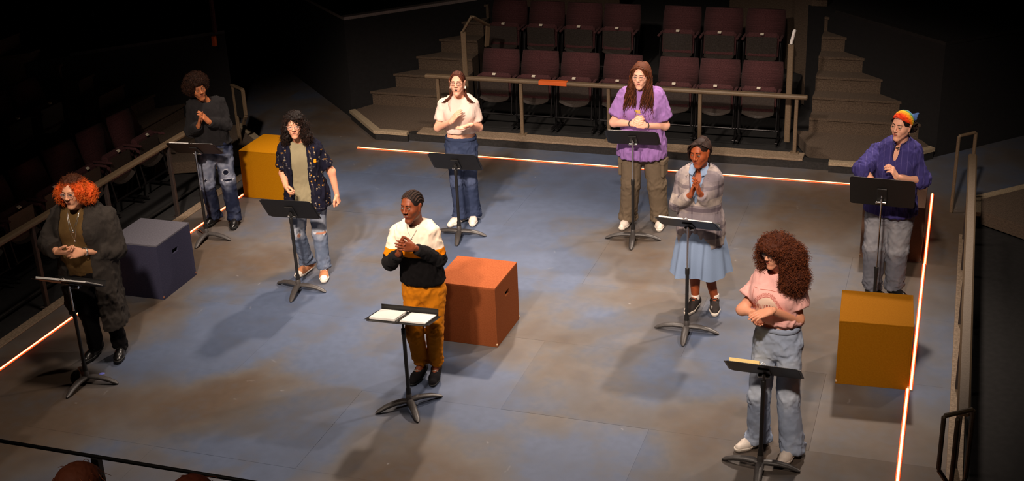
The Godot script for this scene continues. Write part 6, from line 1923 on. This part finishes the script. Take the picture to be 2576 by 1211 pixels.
func people() -> Array:
	var white_sneaker := {"mat": "white_leather", "sole_mat": "white_rubber", "lace_mat": "white_lace", "sole": 0.03, "collar": 0.085}
	var list := []
	list.append({"pose": "p1", "label": "person with curly orange hair in a long dark cardigan, hands clasped, at far left", "turn": 28.0, "wide": 1.28, "deep": 1.28, "plump": 0.008, "hs": 1.03, "neck_drop": 0.065, "neck_z": 0.03,
		"head": [33.0, 2.0, 0.0], "face": {"skin": Color(0.86, 0.62, 0.49), "lip": Color(0.60, 0.28, 0.22), "open": 0.5, "wide": 1.12, "jaw": 1.1, "brow": Color(0.30, 0.17, 0.10), "neck_r": 0.058, "lid": 0.3},
		"hair": ["curly_bob", {"colors": [Color(0.76, 0.29, 0.09), Color(0.93, 0.47, 0.20)], "roots": Color(0.24, 0.13, 0.07)}],
		"handR": [v3(0.8, 0.05, 0.4), v3(0.1, 0.75, -0.6), [0.5, 0.5, 0.55, 0.6], 0.15, 0.6], "handL": [v3(-0.85, 0.12, 0.35), v3(0.0, -0.4, -0.85), [0.6, 0.65, 0.7, 0.75], 0.1, 0.5],
		"wear": [{"kind": "shirt", "name": "top", "mat": "olive", "ease": 0.004, "hem": 0.84, "sleeve": [0.3, 0.3], "bust": 0.7, "belly": 0.4, "fold": 0.006, "neck_w": 0.07, "levels": TORSO},
			{"kind": "trousers", "name": "leggings", "mat": "black_cloth", "ease": 0.01, "waist": 0.98, "thigh": 0.105, "knee": 0.078, "cuff": 0.062, "band": false},
			{"kind": "shirt", "name": "cardigan", "mat": "cardigan", "ease": 0.03, "hem": 0.40, "hem_tilt": -0.55, "sleeve": [1.75, 1.55], "drop": true, "drop_w": 1.12, "arm_ease": 0.042, "flare": 1.3, "bust": 0.7, "wedge": [0.105, 0.125, 0.3, -0.005], "neck_w": 0.09, "fold": 0.013, "seed": 4.0},
			{"kind": "glasses", "name": "glasses", "mat": "wire_clear", "round": true, "r": 0.0017},
			{"kind": "chain", "name": "necklace", "mat": "silver", "depth": 0.15, "off": 0.055, "pendant": 0.012},
			{"kind": "chain", "name": "long_necklace", "mat": "silver", "depth": 0.24, "off": 0.075, "pendant": 0.009},
			{"kind": "band", "name": "bracelet", "mat": "silver", "side": "L", "at": 1.93, "r": 0.036, "t": 0.004, "w": 0.014}],
		"shoes": {"mat": "black_leather", "sole_mat": "black_rubber", "lace_mat": "black_lace", "sole": 0.034, "collar": 0.15}})
	list.append({"pose": "p2", "label": "person with a dark afro in a black sweater and ripped jeans, clapping, at back left", "turn": -8.0, "wide": 0.98, "deep": 0.95, "hs": 0.97,
		"head": [-16.0, 6.0, 10.0], "face": {"skin": Color(0.66, 0.40, 0.26), "jaw": 1.05, "stubble": 0.12, "frown": 1.0, "lid": 0.35},
		"hair": ["afro_short", {"colors": [Color(0.13, 0.075, 0.045), Color(0.26, 0.155, 0.095)]}],
		"handR": [v3(0.25, 0.85, 0.25), v3(0.9, -0.15, 0.1), [0.15, 0.12, 0.12, 0.15], 0.25, 0.5], "handL": [v3(-0.5, 0.75, 0.3), v3(-0.7, -0.35, -0.35), [0.2, 0.2, 0.25, 0.3], 0.2, 0.7],
		"wear": [{"kind": "shirt", "name": "sweater", "mat": "black_knit", "ease": 0.024, "hem": 0.93, "sleeve": [1.93, 1.93], "neck_w": 0.06, "fold": 0.012, "seed": 1.0},
			{"kind": "trousers", "name": "jeans", "mat": "denim", "ease": 0.02, "waist": 0.96, "thigh": 0.098, "knee": 0.082, "cuff": 0.074, "break": 1.0, "cuff_y": 0.055, "wash": [Color(0.14, 0.16, 0.23), Color(0.50, 0.52, 0.58)], "holes": [[0.075, 0.62, 0.028, 0.025], [0.09, 0.535, 0.055, 0.014], [-0.15, 0.56, 0.02, 0.012]], "hole": Color(0.09, 0.10, 0.15), "seed": 2.0}],
		"shoes": {"mat": "black_leather", "sole_mat": "black_rubber", "lace_mat": "black_lace", "sole": 0.034, "collar": 0.10}})
	list.append({"pose": "p3", "label": "person with long dark curls in an open navy floral shirt over a sage T-shirt", "turn": 6.0, "wide": 0.96, "deep": 0.95, "hs": 0.95,
		"head": [8.0, 2.0, 0.0], "face": {"skin": Color(0.86, 0.60, 0.48), "jaw": 0.95, "lid": 0.3, "neck_r": 0.047},
		"hair": ["curls_shoulder", {"colors": [Color(0.085, 0.05, 0.035), Color(0.20, 0.115, 0.075)]}],
		"handR": [v3(0.35, -0.45, 0.8), v3(0.85, 0.35, -0.1), [1.25, 1.3, 1.3, 1.3], 0.0, 0.25], "handL": [v3(0.1, -0.95, 0.15), v3(-0.9, -0.1, -0.3), [1.0, 1.1, 1.15, 1.2], 0.05, 0.3],
		"wear": [{"kind": "shirt", "name": "t_shirt", "mat": "sage", "ease": 0.012, "hem": 0.74, "sleeve": [0.35, 0.35], "drop": true, "drop_w": 1.0, "fold": 0.007, "neck_w": 0.068, "seed": 6.0},
			{"kind": "trousers", "name": "jeans", "mat": "denim", "ease": 0.015, "waist": 0.90, "thigh": 0.088, "knee": 0.072, "cuff": 0.066, "cuff_y": 0.085, "break": 1.0, "wash": [Color(0.36, 0.40, 0.48), Color(0.56, 0.58, 0.62)], "holes": [[0.08, 0.47, 0.05, 0.012], [-0.13, 0.47, 0.018, 0.02]], "hole": Color(0.66, 0.45, 0.36), "seed": 3.0},
			{"kind": "shirt", "name": "open_shirt", "mat": "floral", "ease": 0.036, "hem": 0.715, "hem_tilt": 0.05, "sleeve": [0.74, 0.74], "drop": true, "drop_w": 1.04, "arm_ease": 0.032, "wedge": [0.075, 0.085, 0.5, -0.02], "neck_w": 0.085, "fold": 0.015, "seed": 8.0},
			{"kind": "collar", "name": "collar", "mat": "floral", "w": 0.088, "front": 0.35, "dip": 1.2, "child_of": 6},
			{"kind": "glasses", "name": "glasses", "mat": "wire_clear", "round": false, "r": 0.0018},
			{"kind": "badge", "name": "badge", "mat": "yellow_badge"}],
		"shoes": {"mat": "canvas_tan", "sole_mat": "white_rubber", "toe_mat": "white_rubber", "lace_mat": "white_lace", "sole": 0.03, "collar": 0.105}})
	list.append({"pose": "p4", "label": "smiling person with cornrows in a cream, mustard and black sweater and mustard trousers, clapping", "turn": 20.0, "wide": 0.98, "deep": 0.98, "hs": 0.99,
		"head": [38.0, 0.0, 2.0], "face": {"skin": Color(0.47, 0.25, 0.155), "lip": Color(0.40, 0.17, 0.13), "open": 0.75, "smile": 1.0, "wide": 1.05, "jaw": 1.1, "nose": 1.25, "lid": 0.35, "neck_r": 0.055, "stubble": 0.1, "brow": Color(0.05, 0.03, 0.025)},
		"hair": ["rows", {"colors": [Color(0.10, 0.06, 0.045), Color(0.24, 0.17, 0.13)]}],
		"handR": [v3(0.25, 0.85, 0.35), v3(0.85, -0.2, -0.25), [0.12, 0.1, 0.12, 0.15], 0.45, 0.7], "handL": [v3(-0.75, 0.35, 0.4), v3(-0.4, -0.2, -0.85), [0.25, 0.25, 0.3, 0.35], 0.2, 0.8],
		"wear": [{"kind": "shirt", "name": "sweater", "mat": "striped_knit", "ease": 0.02, "hem": 0.89, "sleeve": [1.0, 1.0], "neck_w": 0.062, "fold": 0.009, "cell": 0.009, "seed": 12.0, "bands": [0.90, 1.45]},
			{"kind": "sleeves", "name": "sleeve", "mat": "black_cloth", "ease": 0.021, "to": 1.9, "child_of": 2},
			{"kind": "trousers", "name": "chinos", "mat": "mustard", "ease": 0.012, "waist": 0.95, "thigh": 0.094, "knee": 0.074, "cuff": 0.06, "cuff_y": 0.115, "fold": 0.008, "seed": 9.0},
			{"kind": "chain", "name": "necklace", "mat": "silver", "depth": 0.085, "off": 0.02, "pendant": 0.009, "r": 0.0026}],
		"shoes": {"mat": "black_suede", "sole_mat": "black_rubber", "buckle_mat": "silver", "sole": 0.02, "collar": 0.08}})
	list.append({"pose": "p5", "midriff": true, "label": "person with pulled-back hair, glasses and a cream crop top, clapping at back centre", "turn": 10.0, "wide": 1.0, "deep": 1.0, "hs": 0.96,
		"head": [12.0, -6.0, 0.0], "face": {"skin": Color(0.90, 0.67, 0.56), "open": 0.9, "lid": 1.0, "wide": 1.05, "brow": Color(0.30, 0.17, 0.11), "neck_r": 0.047, "lip": Color(0.66, 0.30, 0.26)},
		"hair": ["pulled", {"colors": [Color(0.20, 0.10, 0.065), Color(0.42, 0.22, 0.14)]}],
		"handR": [v3(0.6, 0.7, 0.1), v3(0.65, -0.5, -0.4), [0.2, 0.2, 0.22, 0.25], 0.1, 0.4], "handL": [v3(-0.85, -0.12, 0.35), v3(-0.25, 0.9, 0.15), [0.15, 0.15, 0.18, 0.2], 0.1, 0.6],
		"wear": [{"kind": "shirt", "name": "crop_top", "mat": "cream_knit", "ease": 0.012, "hem": 1.03, "sleeve": [0.72, 0.72], "bust": 0.8, "neck_w": 0.068, "arm_ease": 0.022, "fold": 0.006, "seed": 15.0},
			{"kind": "trousers", "name": "jeans", "mat": "denim", "ease": 0.006, "waist": 0.98, "thigh": 0.087, "knee": 0.075, "cuff": 0.078, "break": 1.0, "wash": [Color(0.21, 0.245, 0.34), Color(0.29, 0.325, 0.42)], "hips": 0.98, "seed": 5.0},
			{"kind": "glasses", "name": "glasses", "mat": "wire_brown", "round": false, "r": 0.0018},
			{"kind": "earrings", "name": "earrings", "mat": "pearl", "r": 1.1}],
		"shoes": white_sneaker})
	list.append({"pose": "p6", "label": "person with long wavy brown hair in an oversized purple T-shirt and cargo trousers", "turn": 10.0, "wide": 1.2, "deep": 1.15, "plump": 0.008, "hs": 1.02, "neck_drop": 0.07,
		"head": [14.0, 2.0, 0.0], "face": {"skin": Color(0.91, 0.69, 0.59), "wide": 1.1, "jaw": 1.05, "lid": 0.25, "brow": Color(0.22, 0.12, 0.08), "lip": Color(0.70, 0.36, 0.33), "neck_r": 0.055},
		"hair": ["long", {"colors": [Color(0.22, 0.12, 0.07), Color(0.50, 0.27, 0.15)]}],
		"handR": [v3(0.8, 0.35, 0.3), v3(0.25, -0.3, -0.9), [0.7, 0.75, 0.8, 0.8], 0.05, 0.2], "handL": [v3(-0.8, 0.3, 0.35), v3(0.1, 0.0, -0.95), [0.75, 0.8, 0.8, 0.85], 0.05, 0.2],
		"wear": [{"kind": "shirt", "name": "t_shirt", "mat": "purple", "ease": 0.03, "hem": 0.785, "sleeve": [0.78, 0.78], "drop": true, "drop_w": 1.04, "bust": 0.8, "arm_ease": 0.042, "flare": 1.25, "neck_w": 0.066, "fold": 0.012, "seed": 21.0},
			{"kind": "trousers", "name": "cargo_trousers", "mat": "cargo", "ease": 0.02, "waist": 0.95, "thigh": 0.115, "knee": 0.10, "cuff": 0.09, "break": 1.0, "pockets": true, "seed": 7.0, "band": false},
			{"kind": "glasses", "name": "glasses", "mat": "wire_clear", "round": false, "r": 0.0021},
			{"kind": "print", "name": "print", "mat": "purple_print", "at": 0.60, "x": -0.01, "w": 0.2, "h": 0.26, "over": 2},
			{"kind": "band", "name": "wrist_band", "mat": "hair_tie", "side": "R", "at": 1.95, "r": 0.034, "t": 0.004, "w": 0.009},
			{"kind": "band", "name": "wrist_band", "mat": "hair_tie", "side": "L", "at": 1.93, "r": 0.034, "t": 0.004, "w": 0.009}],
		"shoes": white_sneaker})
	list.append({"pose": "p7", "leg": 1.0, "label": "person in a cream and grey plaid overshirt and pale blue dress, clapping", "turn": 14.0, "wide": 1.02, "deep": 1.02, "hs": 1.00, "neck_drop": 0.07,
		"head": [28.0, 6.0, 3.0], "face": {"skin": Color(0.58, 0.295, 0.17), "lip": Color(0.46, 0.19, 0.14), "lid": 0.55, "gy": -0.35, "wide": 1.08, "nose": 1.2, "smile": -0.8, "brow": Color(0.06, 0.035, 0.025), "neck_r": 0.052},
		"hair": ["swoop", {"colors": [Color(0.085, 0.05, 0.04), Color(0.22, 0.135, 0.10)]}],
		"handR": [v3(0.2, 0.92, 0.3), v3(0.9, -0.1, 0.15), [0.15, 0.12, 0.15, 0.2], 0.3, 0.6], "handL": [v3(-0.25, 0.88, 0.35), v3(-0.9, -0.2, -0.2), [0.2, 0.2, 0.2, 0.25], 0.45, 0.9],
		"wear": [{"kind": "skirt", "name": "skirt", "mat": "dress", "top": 0.94, "hem": 0.375, "r0": 0.165, "r1": 0.275, "pleats": 11},
			{"kind": "shirt", "name": "bodice", "mat": "dress", "ease": 0.006, "hem": 0.84, "sleeve": [0.3, 0.3], "bust": 0.6, "fold": 0.004, "neck_w": 0.062, "v_neck": 0.03},
			{"kind": "shirt", "name": "overshirt", "mat": "plaid", "ease": 0.028, "hem": 0.655, "sleeve": [1.86, 1.84], "drop": true, "drop_w": 1.06, "arm_ease": 0.02, "bust": 0.5, "wedge": [0.095, 0.0, 1.06, -0.01], "neck_w": 0.08, "fold": 0.006, "seed": 30.0},
			{"kind": "collar", "name": "overshirt_collar", "mat": "plaid", "w": 0.088, "front": 0.22, "dip": 1.6, "child_of": 4},
			{"kind": "collar", "name": "dress_collar", "mat": "dress", "w": 0.064, "front": 0.08, "dip": 1.0, "child_of": 3},
			{"kind": "knee_band", "name": "knee_brace", "mat": "black_cloth", "side": "L", "at": 0.3},
			{"kind": "sock", "name": "socks", "mat": "white_lace"}],
		"shoes": {"mat": "dark_mesh", "sole_mat": "white_rubber", "lace_mat": "black_lace", "mark_mat": "white_lace", "sole": 0.034, "collar": 0.095}})
	list.append({"pose": "p8", "midriff": true, "label": "person with big curly brown hair in a pink printed T-shirt and pale jeans, right foreground", "turn": 18.0, "wide": 1.0, "deep": 1.0, "hs": 0.89,
		"fix": {"hip": v3(-0.01, 0.95, 0.0), "eR": v3(-0.275, 1.165, 0.02)}, "head": [42.0, 5.0, 0.0], "face": {"skin": Color(0.87, 0.61, 0.49), "lid": 0.35, "brow": Color(0.2, 0.1, 0.06), "neck_r": 0.046, "lip": Color(0.64, 0.32, 0.26)},
		"hair": ["big_curly", {"colors": [Color(0.27, 0.135, 0.075), Color(0.50, 0.275, 0.16)]}],
		"handR": [v3(0.3, -0.25, 0.9), v3(0.35, 0.9, 0.15), [0.2, 0.2, 0.25, 0.3], 0.2, 0.7], "handL": [v3(-0.85, -0.2, 0.4), v3(0.05, -0.9, -0.3), [0.2, 0.2, 0.22, 0.25], 0.25, 0.5],
		"wear": [{"kind": "shirt", "name": "t_shirt", "mat": "pink", "ease": 0.018, "hem": 1.105, "sleeve": [0.55, 0.55], "bust": 0.7, "arm_ease": 0.04, "flare": 1.5, "neck_w": 0.07, "fold": 0.010, "seed": 41.0},
			{"kind": "trousers", "name": "jeans", "mat": "denim", "ease": 0.010, "waist": 1.07, "thigh": 0.090, "knee": 0.082, "cuff": 0.090, "break": 1.0, "cuff_y": 0.045, "wash": [Color(0.58, 0.63, 0.72), Color(0.74, 0.78, 0.84)], "hips": 0.96, "seed": 11.0},
			{"kind": "print", "name": "print", "mat": "pink_print", "at": 0.60, "x": -0.02, "w": 0.26, "h": 0.26, "over": 2},
			{"kind": "glasses", "name": "glasses", "mat": "wire_brown", "round": true, "r": 0.0012}],
		"shoes": white_sneaker})
	list.append({"pose": "p9", "label": "person in a blue pinstriped shirt and rainbow bandana behind the upright music stand", "turn": 20.0, "wide": 1.14, "deep": 1.15, "narrow": 0.05, "plump": 0.006, "hs": 1.02, "neck_drop": 0.075,
		"fix": {"wR": v3(-0.10, 1.13, 0.24)}, "head": [30.0, 2.0, -4.0], "face": {"skin": Color(0.90, 0.66, 0.55), "lid": 0.55, "gy": -0.3, "wide": 1.08, "brow": Color(0.2, 0.11, 0.08), "neck_r": 0.054, "lip": Color(0.66, 0.32, 0.28), "open": 0.25},
		"hair": ["bandana", {"colors": [Color(0.075, 0.045, 0.035), Color(0.19, 0.115, 0.08)]}],
		"handR": [v3(0.8, -0.1, 0.5), v3(0.2, 0.3, -0.9), [0.4, 0.4, 0.45, 0.5], 0.1, 0.5], "handL": [v3(-0.45, 0.8, 0.3), v3(-0.75, -0.45, -0.3), [0.55, 0.6, 0.6, 0.65], 0.05, 0.5],
		"wear": [{"kind": "shirt", "name": "shirt", "mat": "pinstripe", "ease": 0.02, "hem": 0.85, "sleeve": [1.12, 1.12], "drop": true, "drop_w": 1.0, "arm_ease": 0.026, "flare": 1.05, "bust": 0.7, "v_neck": 0.07, "neck_w": 0.064, "fold": 0.013, "seed": 51.0},
			{"kind": "collar", "name": "collar", "mat": "pinstripe", "w": 0.076, "front": 0.2, "dip": 1.5, "child_of": 2},
			{"kind": "trousers", "name": "jeans", "mat": "denim", "ease": 0.02, "waist": 0.96, "thigh": 0.115, "knee": 0.098, "cuff": 0.085, "cuff_y": 0.08, "wash": [Color(0.42, 0.43, 0.47), Color(0.58, 0.58, 0.60)], "seed": 13.0, "band": false},
			{"kind": "bandana", "name": "bandana", "mat": "bandana"},
			{"kind": "chain", "name": "necklace", "mat": "hair_tie", "depth": 0.03, "off": -0.01, "r": 0.003},
			{"kind": "buttons", "name": "buttons", "mat": "pearl", "n": 3, "from": 0.30, "step": 0.13, "off": 0.07},
			{"kind": "earrings", "name": "earrings", "mat": "wire_gold", "r": 0.7}],
		"shoes": {"mat": "black_leather", "sole_mat": "black_rubber", "sole": 0.034, "collar": 0.10}})
	return list

var built := []
var specs := []
func _task(k: int) -> void:
	built[k] = figure(specs[k])

func commit(parts: Array, root: Node3D) -> void:
	for p in parts:
		var o := obj(p.name, p.mb, M[p.mat], root, p.get("colored", false))
		for q in p.get("kids", []): obj(q.name, q.mb, M[q.mat], o, q.get("colored", false))

func cast_people() -> void:
	people_materials()
	fold_noise = FastNoiseLite.new()
	fold_noise.seed = 8; fold_noise.frequency = 1.0; fold_noise.fractal_octaves = 2
	specs = people()
	built.resize(specs.size())
	var threads := []
	for k in specs.size():
		var t := Thread.new()
		t.start(_task.bind(k))
		threads.append(t)
	for t in threads: t.wait_to_finish()
	for k in specs.size():
		var pose: Dictionary = POSES[specs[k].pose]
		var root := thing("person", specs[k].label, "person", pose.at, pose.yaw)
		commit(built[k], root)

# ---------------------------------------------------------------- the near bank: a thin rail and two seated people, of whom the picture shows the crowns
func seated_person(label: String, at: Vector3, turn: float, skin: Color, cols: Array, seed_: int, top_mat: String) -> void:
	var J := {"hip": v3(0, 0.46, 0), "neck": v3(0, 1.0, -0.04), "sR": v3(-0.17, 0.93, -0.04), "sL": v3(0.17, 0.93, -0.04), "eR": v3(-0.2, 0.66, 0.03), "eL": v3(0.2, 0.66, 0.03), "wR": v3(-0.12, 0.6, 0.26), "wL": v3(0.12, 0.6, 0.26), "kR": v3(-0.11, 0.48, 0.42), "kL": v3(0.11, 0.48, 0.42), "aR": v3(-0.11, 0.09, 0.42), "aL": v3(0.11, 0.09, 0.42), "S": v3(1, 0, 0), "F": v3(0, 0, 1), "wide": 1.05, "deep": 1.0, "dR": v3(0, 0, 1), "dL": v3(0, 0, 1)}
	var rng := RandomNumberGenerator.new(); rng.seed = seed_
	var T := Transform3D(Basis(Vector3.RIGHT, 0.1), v3(0, 1.17, 0.0))
	var mb := MB.new()
	mb.col = skin
	var bb := bounds(J, ["hip", "neck", "sR", "sL", "eR", "eL", "wR", "wL", "kR", "kL", "aR", "aL"], 0.2)
	var F := Field.new(bb[0], bb[1], 0.014)
	torso(F, J, -0.012, TORSO, 1.0, 1.0)
	F.bone(J.neck - v3(0, 0.06, 0), J.neck + v3(0, 0.08, 0), 0.056, 0.05, 0.03)
	for s in ["R", "L"]:
		F.bone(J.neck - v3(0, 0.045, 0), J["s" + s], 0.042, 0.045, 0.045)
		arm(F, J, s, 0.045, 0.039, 0.041, 0.0245, 0.025)
		F.bone(J.hip + v3(-0.09 if s == "R" else 0.09, 0, 0), J["k" + s], 0.075, 0.05, 0.02)
		F.bone(J["k" + s], J["a" + s], 0.05, 0.035, 0.02)
		F.bone(J["a" + s], J["a" + s] + v3(0, -0.05, 0.11), 0.034, 0.028, 0.02)
	F.surface(mb)
	head_shape(mb, T.basis, T.origin, 0.98, J.neck, {"skin": skin})
	for s in ["R", "L"]: hand_shape(mb, J["w" + s], v3(0, -0.3, 1), v3(0, -1, -0.3), s == "R", [0.3, 0.3, 0.35, 0.4], 0.1, 0.5, skin)
	var root := thing("person", label, "person", at, turn)
	var parts := [{"name": "body", "mb": mb, "mat": "skin", "colored": true}, {"name": "hair", "mb": hair("audience", T, {"colors": cols}, rng), "mat": "hair", "colored": true}]
	wear(parts, J, T, {"kind": "shirt", "name": "sweater", "mat": top_mat, "ease": 0.02, "hem": 0.42, "sleeve": [1.9, 1.9]}, {})
	var tr := MB.new()
	F = Field.new(bb[0], bb[1], 0.014)
	F.bone(J.hip - v3(0.08, 0, 0), J.hip + v3(0.08, 0, 0), 0.125, 0.125, 0.03)
	for s in ["R", "L"]:
		F.bone(J.hip + v3(-0.09 if s == "R" else 0.09, 0, 0), J["k" + s], 0.092, 0.07, 0.02)
		F.bone(J["k" + s], J["a" + s] + v3(0, 0.03, 0), 0.07, 0.06, 0.02, Vector3.ZERO, 1.0, true)
	F.cut(v3(0, 0.58, 0), Vector3.UP)
	F.surface(tr)
	folds(tr, 0.008, 5.0, 4.0, 2.0)
	parts.append({"name": "trousers", "mb": tr, "mat": "black_cloth"})
	for s in ["R", "L"]: shoe(parts, "shoe", J["a" + s], J["a" + s] + v3(0, 0, 1), {"mat": "black_leather", "sole_mat": "black_rubber"})
	commit(parts, root)

func near_bank() -> void:
	var m := MB.new()
	m.box(v3(-4.0, 0.5, -3.1), v3(7.0, 1.1, 3.3))
	struct("trim_riser", m, M.house_black)
	var seat: Node3D = get_node("theater_seat")
	for q in [[-3.44, -3.96, "theatre seat under the leftmost seated spectator"], [-2.9, -4.0, "theatre seat under the second seated spectator"]]:
		copy_of(seat, v3(q[0], 1.05, q[1] + 0.26), PI, q[2])
	seated_person("brown-haired spectator seen from behind, crown of the head at the bottom left corner", v3(-3.44, 1.05, -3.96), PI, Color(0.72, 0.48, 0.36), [Color(0.38, 0.20, 0.13), Color(0.58, 0.33, 0.21)], 5, "sage")
	seated_person("second spectator at the bottom edge, crown of the head right of the rail post", v3(-2.9, 1.05, -4.0), PI, Color(0.74, 0.5, 0.38), [Color(0.36, 0.18, 0.12), Color(0.54, 0.30, 0.19)], 6, "black_knit")
	var t := thing("railing", "thin dark rail with one post crossing the bottom left corner", "railing")
	m = MB.new()
	m.tube([v3(-5.6, 1.9, -4.648), v3(-1.4, 1.9, -4.648)], [0.0105], 10)
	obj("top_rail", m, M.black_metal, t)
	for x in [-3.9, -1.9]:
		m = MB.new()
		m.box(v3(x, (1.9 + 1.05) / 2, -4.648), v3(0.042, 1.9 - 1.05, 0.042), 0.004)
		obj("post", m, M.black_metal, t)

func lights() -> void:
	# lanterns on the grid behind the stage: they throw the shadows towards the camera
	lantern(Vector3(-0.9, 8.6, -17.4), Vector3(-1.8, 0.3, -10.4), 92.0, 17.0, WARM, "stage lantern over the back right of the stage")
	lantern(Vector3(-5.2, 8.6, -17.6), Vector3(-4.6, 0.3, -10.4), 88.0, 17.0, WARM, "stage lantern over the back centre of the stage")
	lantern(Vector3(2.6, 8.6, -14.6), Vector3(-3.0, 0.3, -10.2), 60.0, 18.0, WARM, "stage lantern over the right back corner")
	# front of house
	lantern(Vector3(-3.4, 8.6, -2.2), Vector3(-5.9, 1.0, -10.8), 150.0, 14.0, WARM, "front lantern crossing to the left of the stage")
	lantern(Vector3(-4.2, 8.6, -1.6), Vector3(-4.0, 1.0, -11.6), 120.0, 16.5, WARM, "front lantern above the near centre seats")
	lantern(Vector3(-0.9, 8.6, -1.6), Vector3(-1.6, 1.0, -10.9), 108.0, 16.5, WARM, "front lantern above the near right seats")
	lantern(Vector3(-4.6, 8.8, -12.6), Vector3(-6.8, 0.5, -11.9), 62.0, 11.5, WARM, "lantern high over the back left, aimed at the yellow box", 0.4)
	lantern(Vector3(-3.6, 9.3, -12.6), Vector3(-3.6, 0.0, -13.2), 34.0, 29.0, WARM, "wide lantern straight over the back of the stage", 0.5)
	lantern(Vector3(-2.6, 9.2, 0.8), Vector3(-3.2, 2.3, -4.0), 16.0, 9.0, WARM, "dim lantern over the near seats")
	lantern(Vector3(-4.2, 9.3, -8.2), Vector3(-4.2, 0.0, -8.6), 42.0, 31.0, WARM, "lantern straight over the middle of the stage", 0.5)

func _ready() -> void:
	materials()
	setup()
	lights()
	stage()
	house()
	seating()
	props()
	cast_people()
	near_bank()
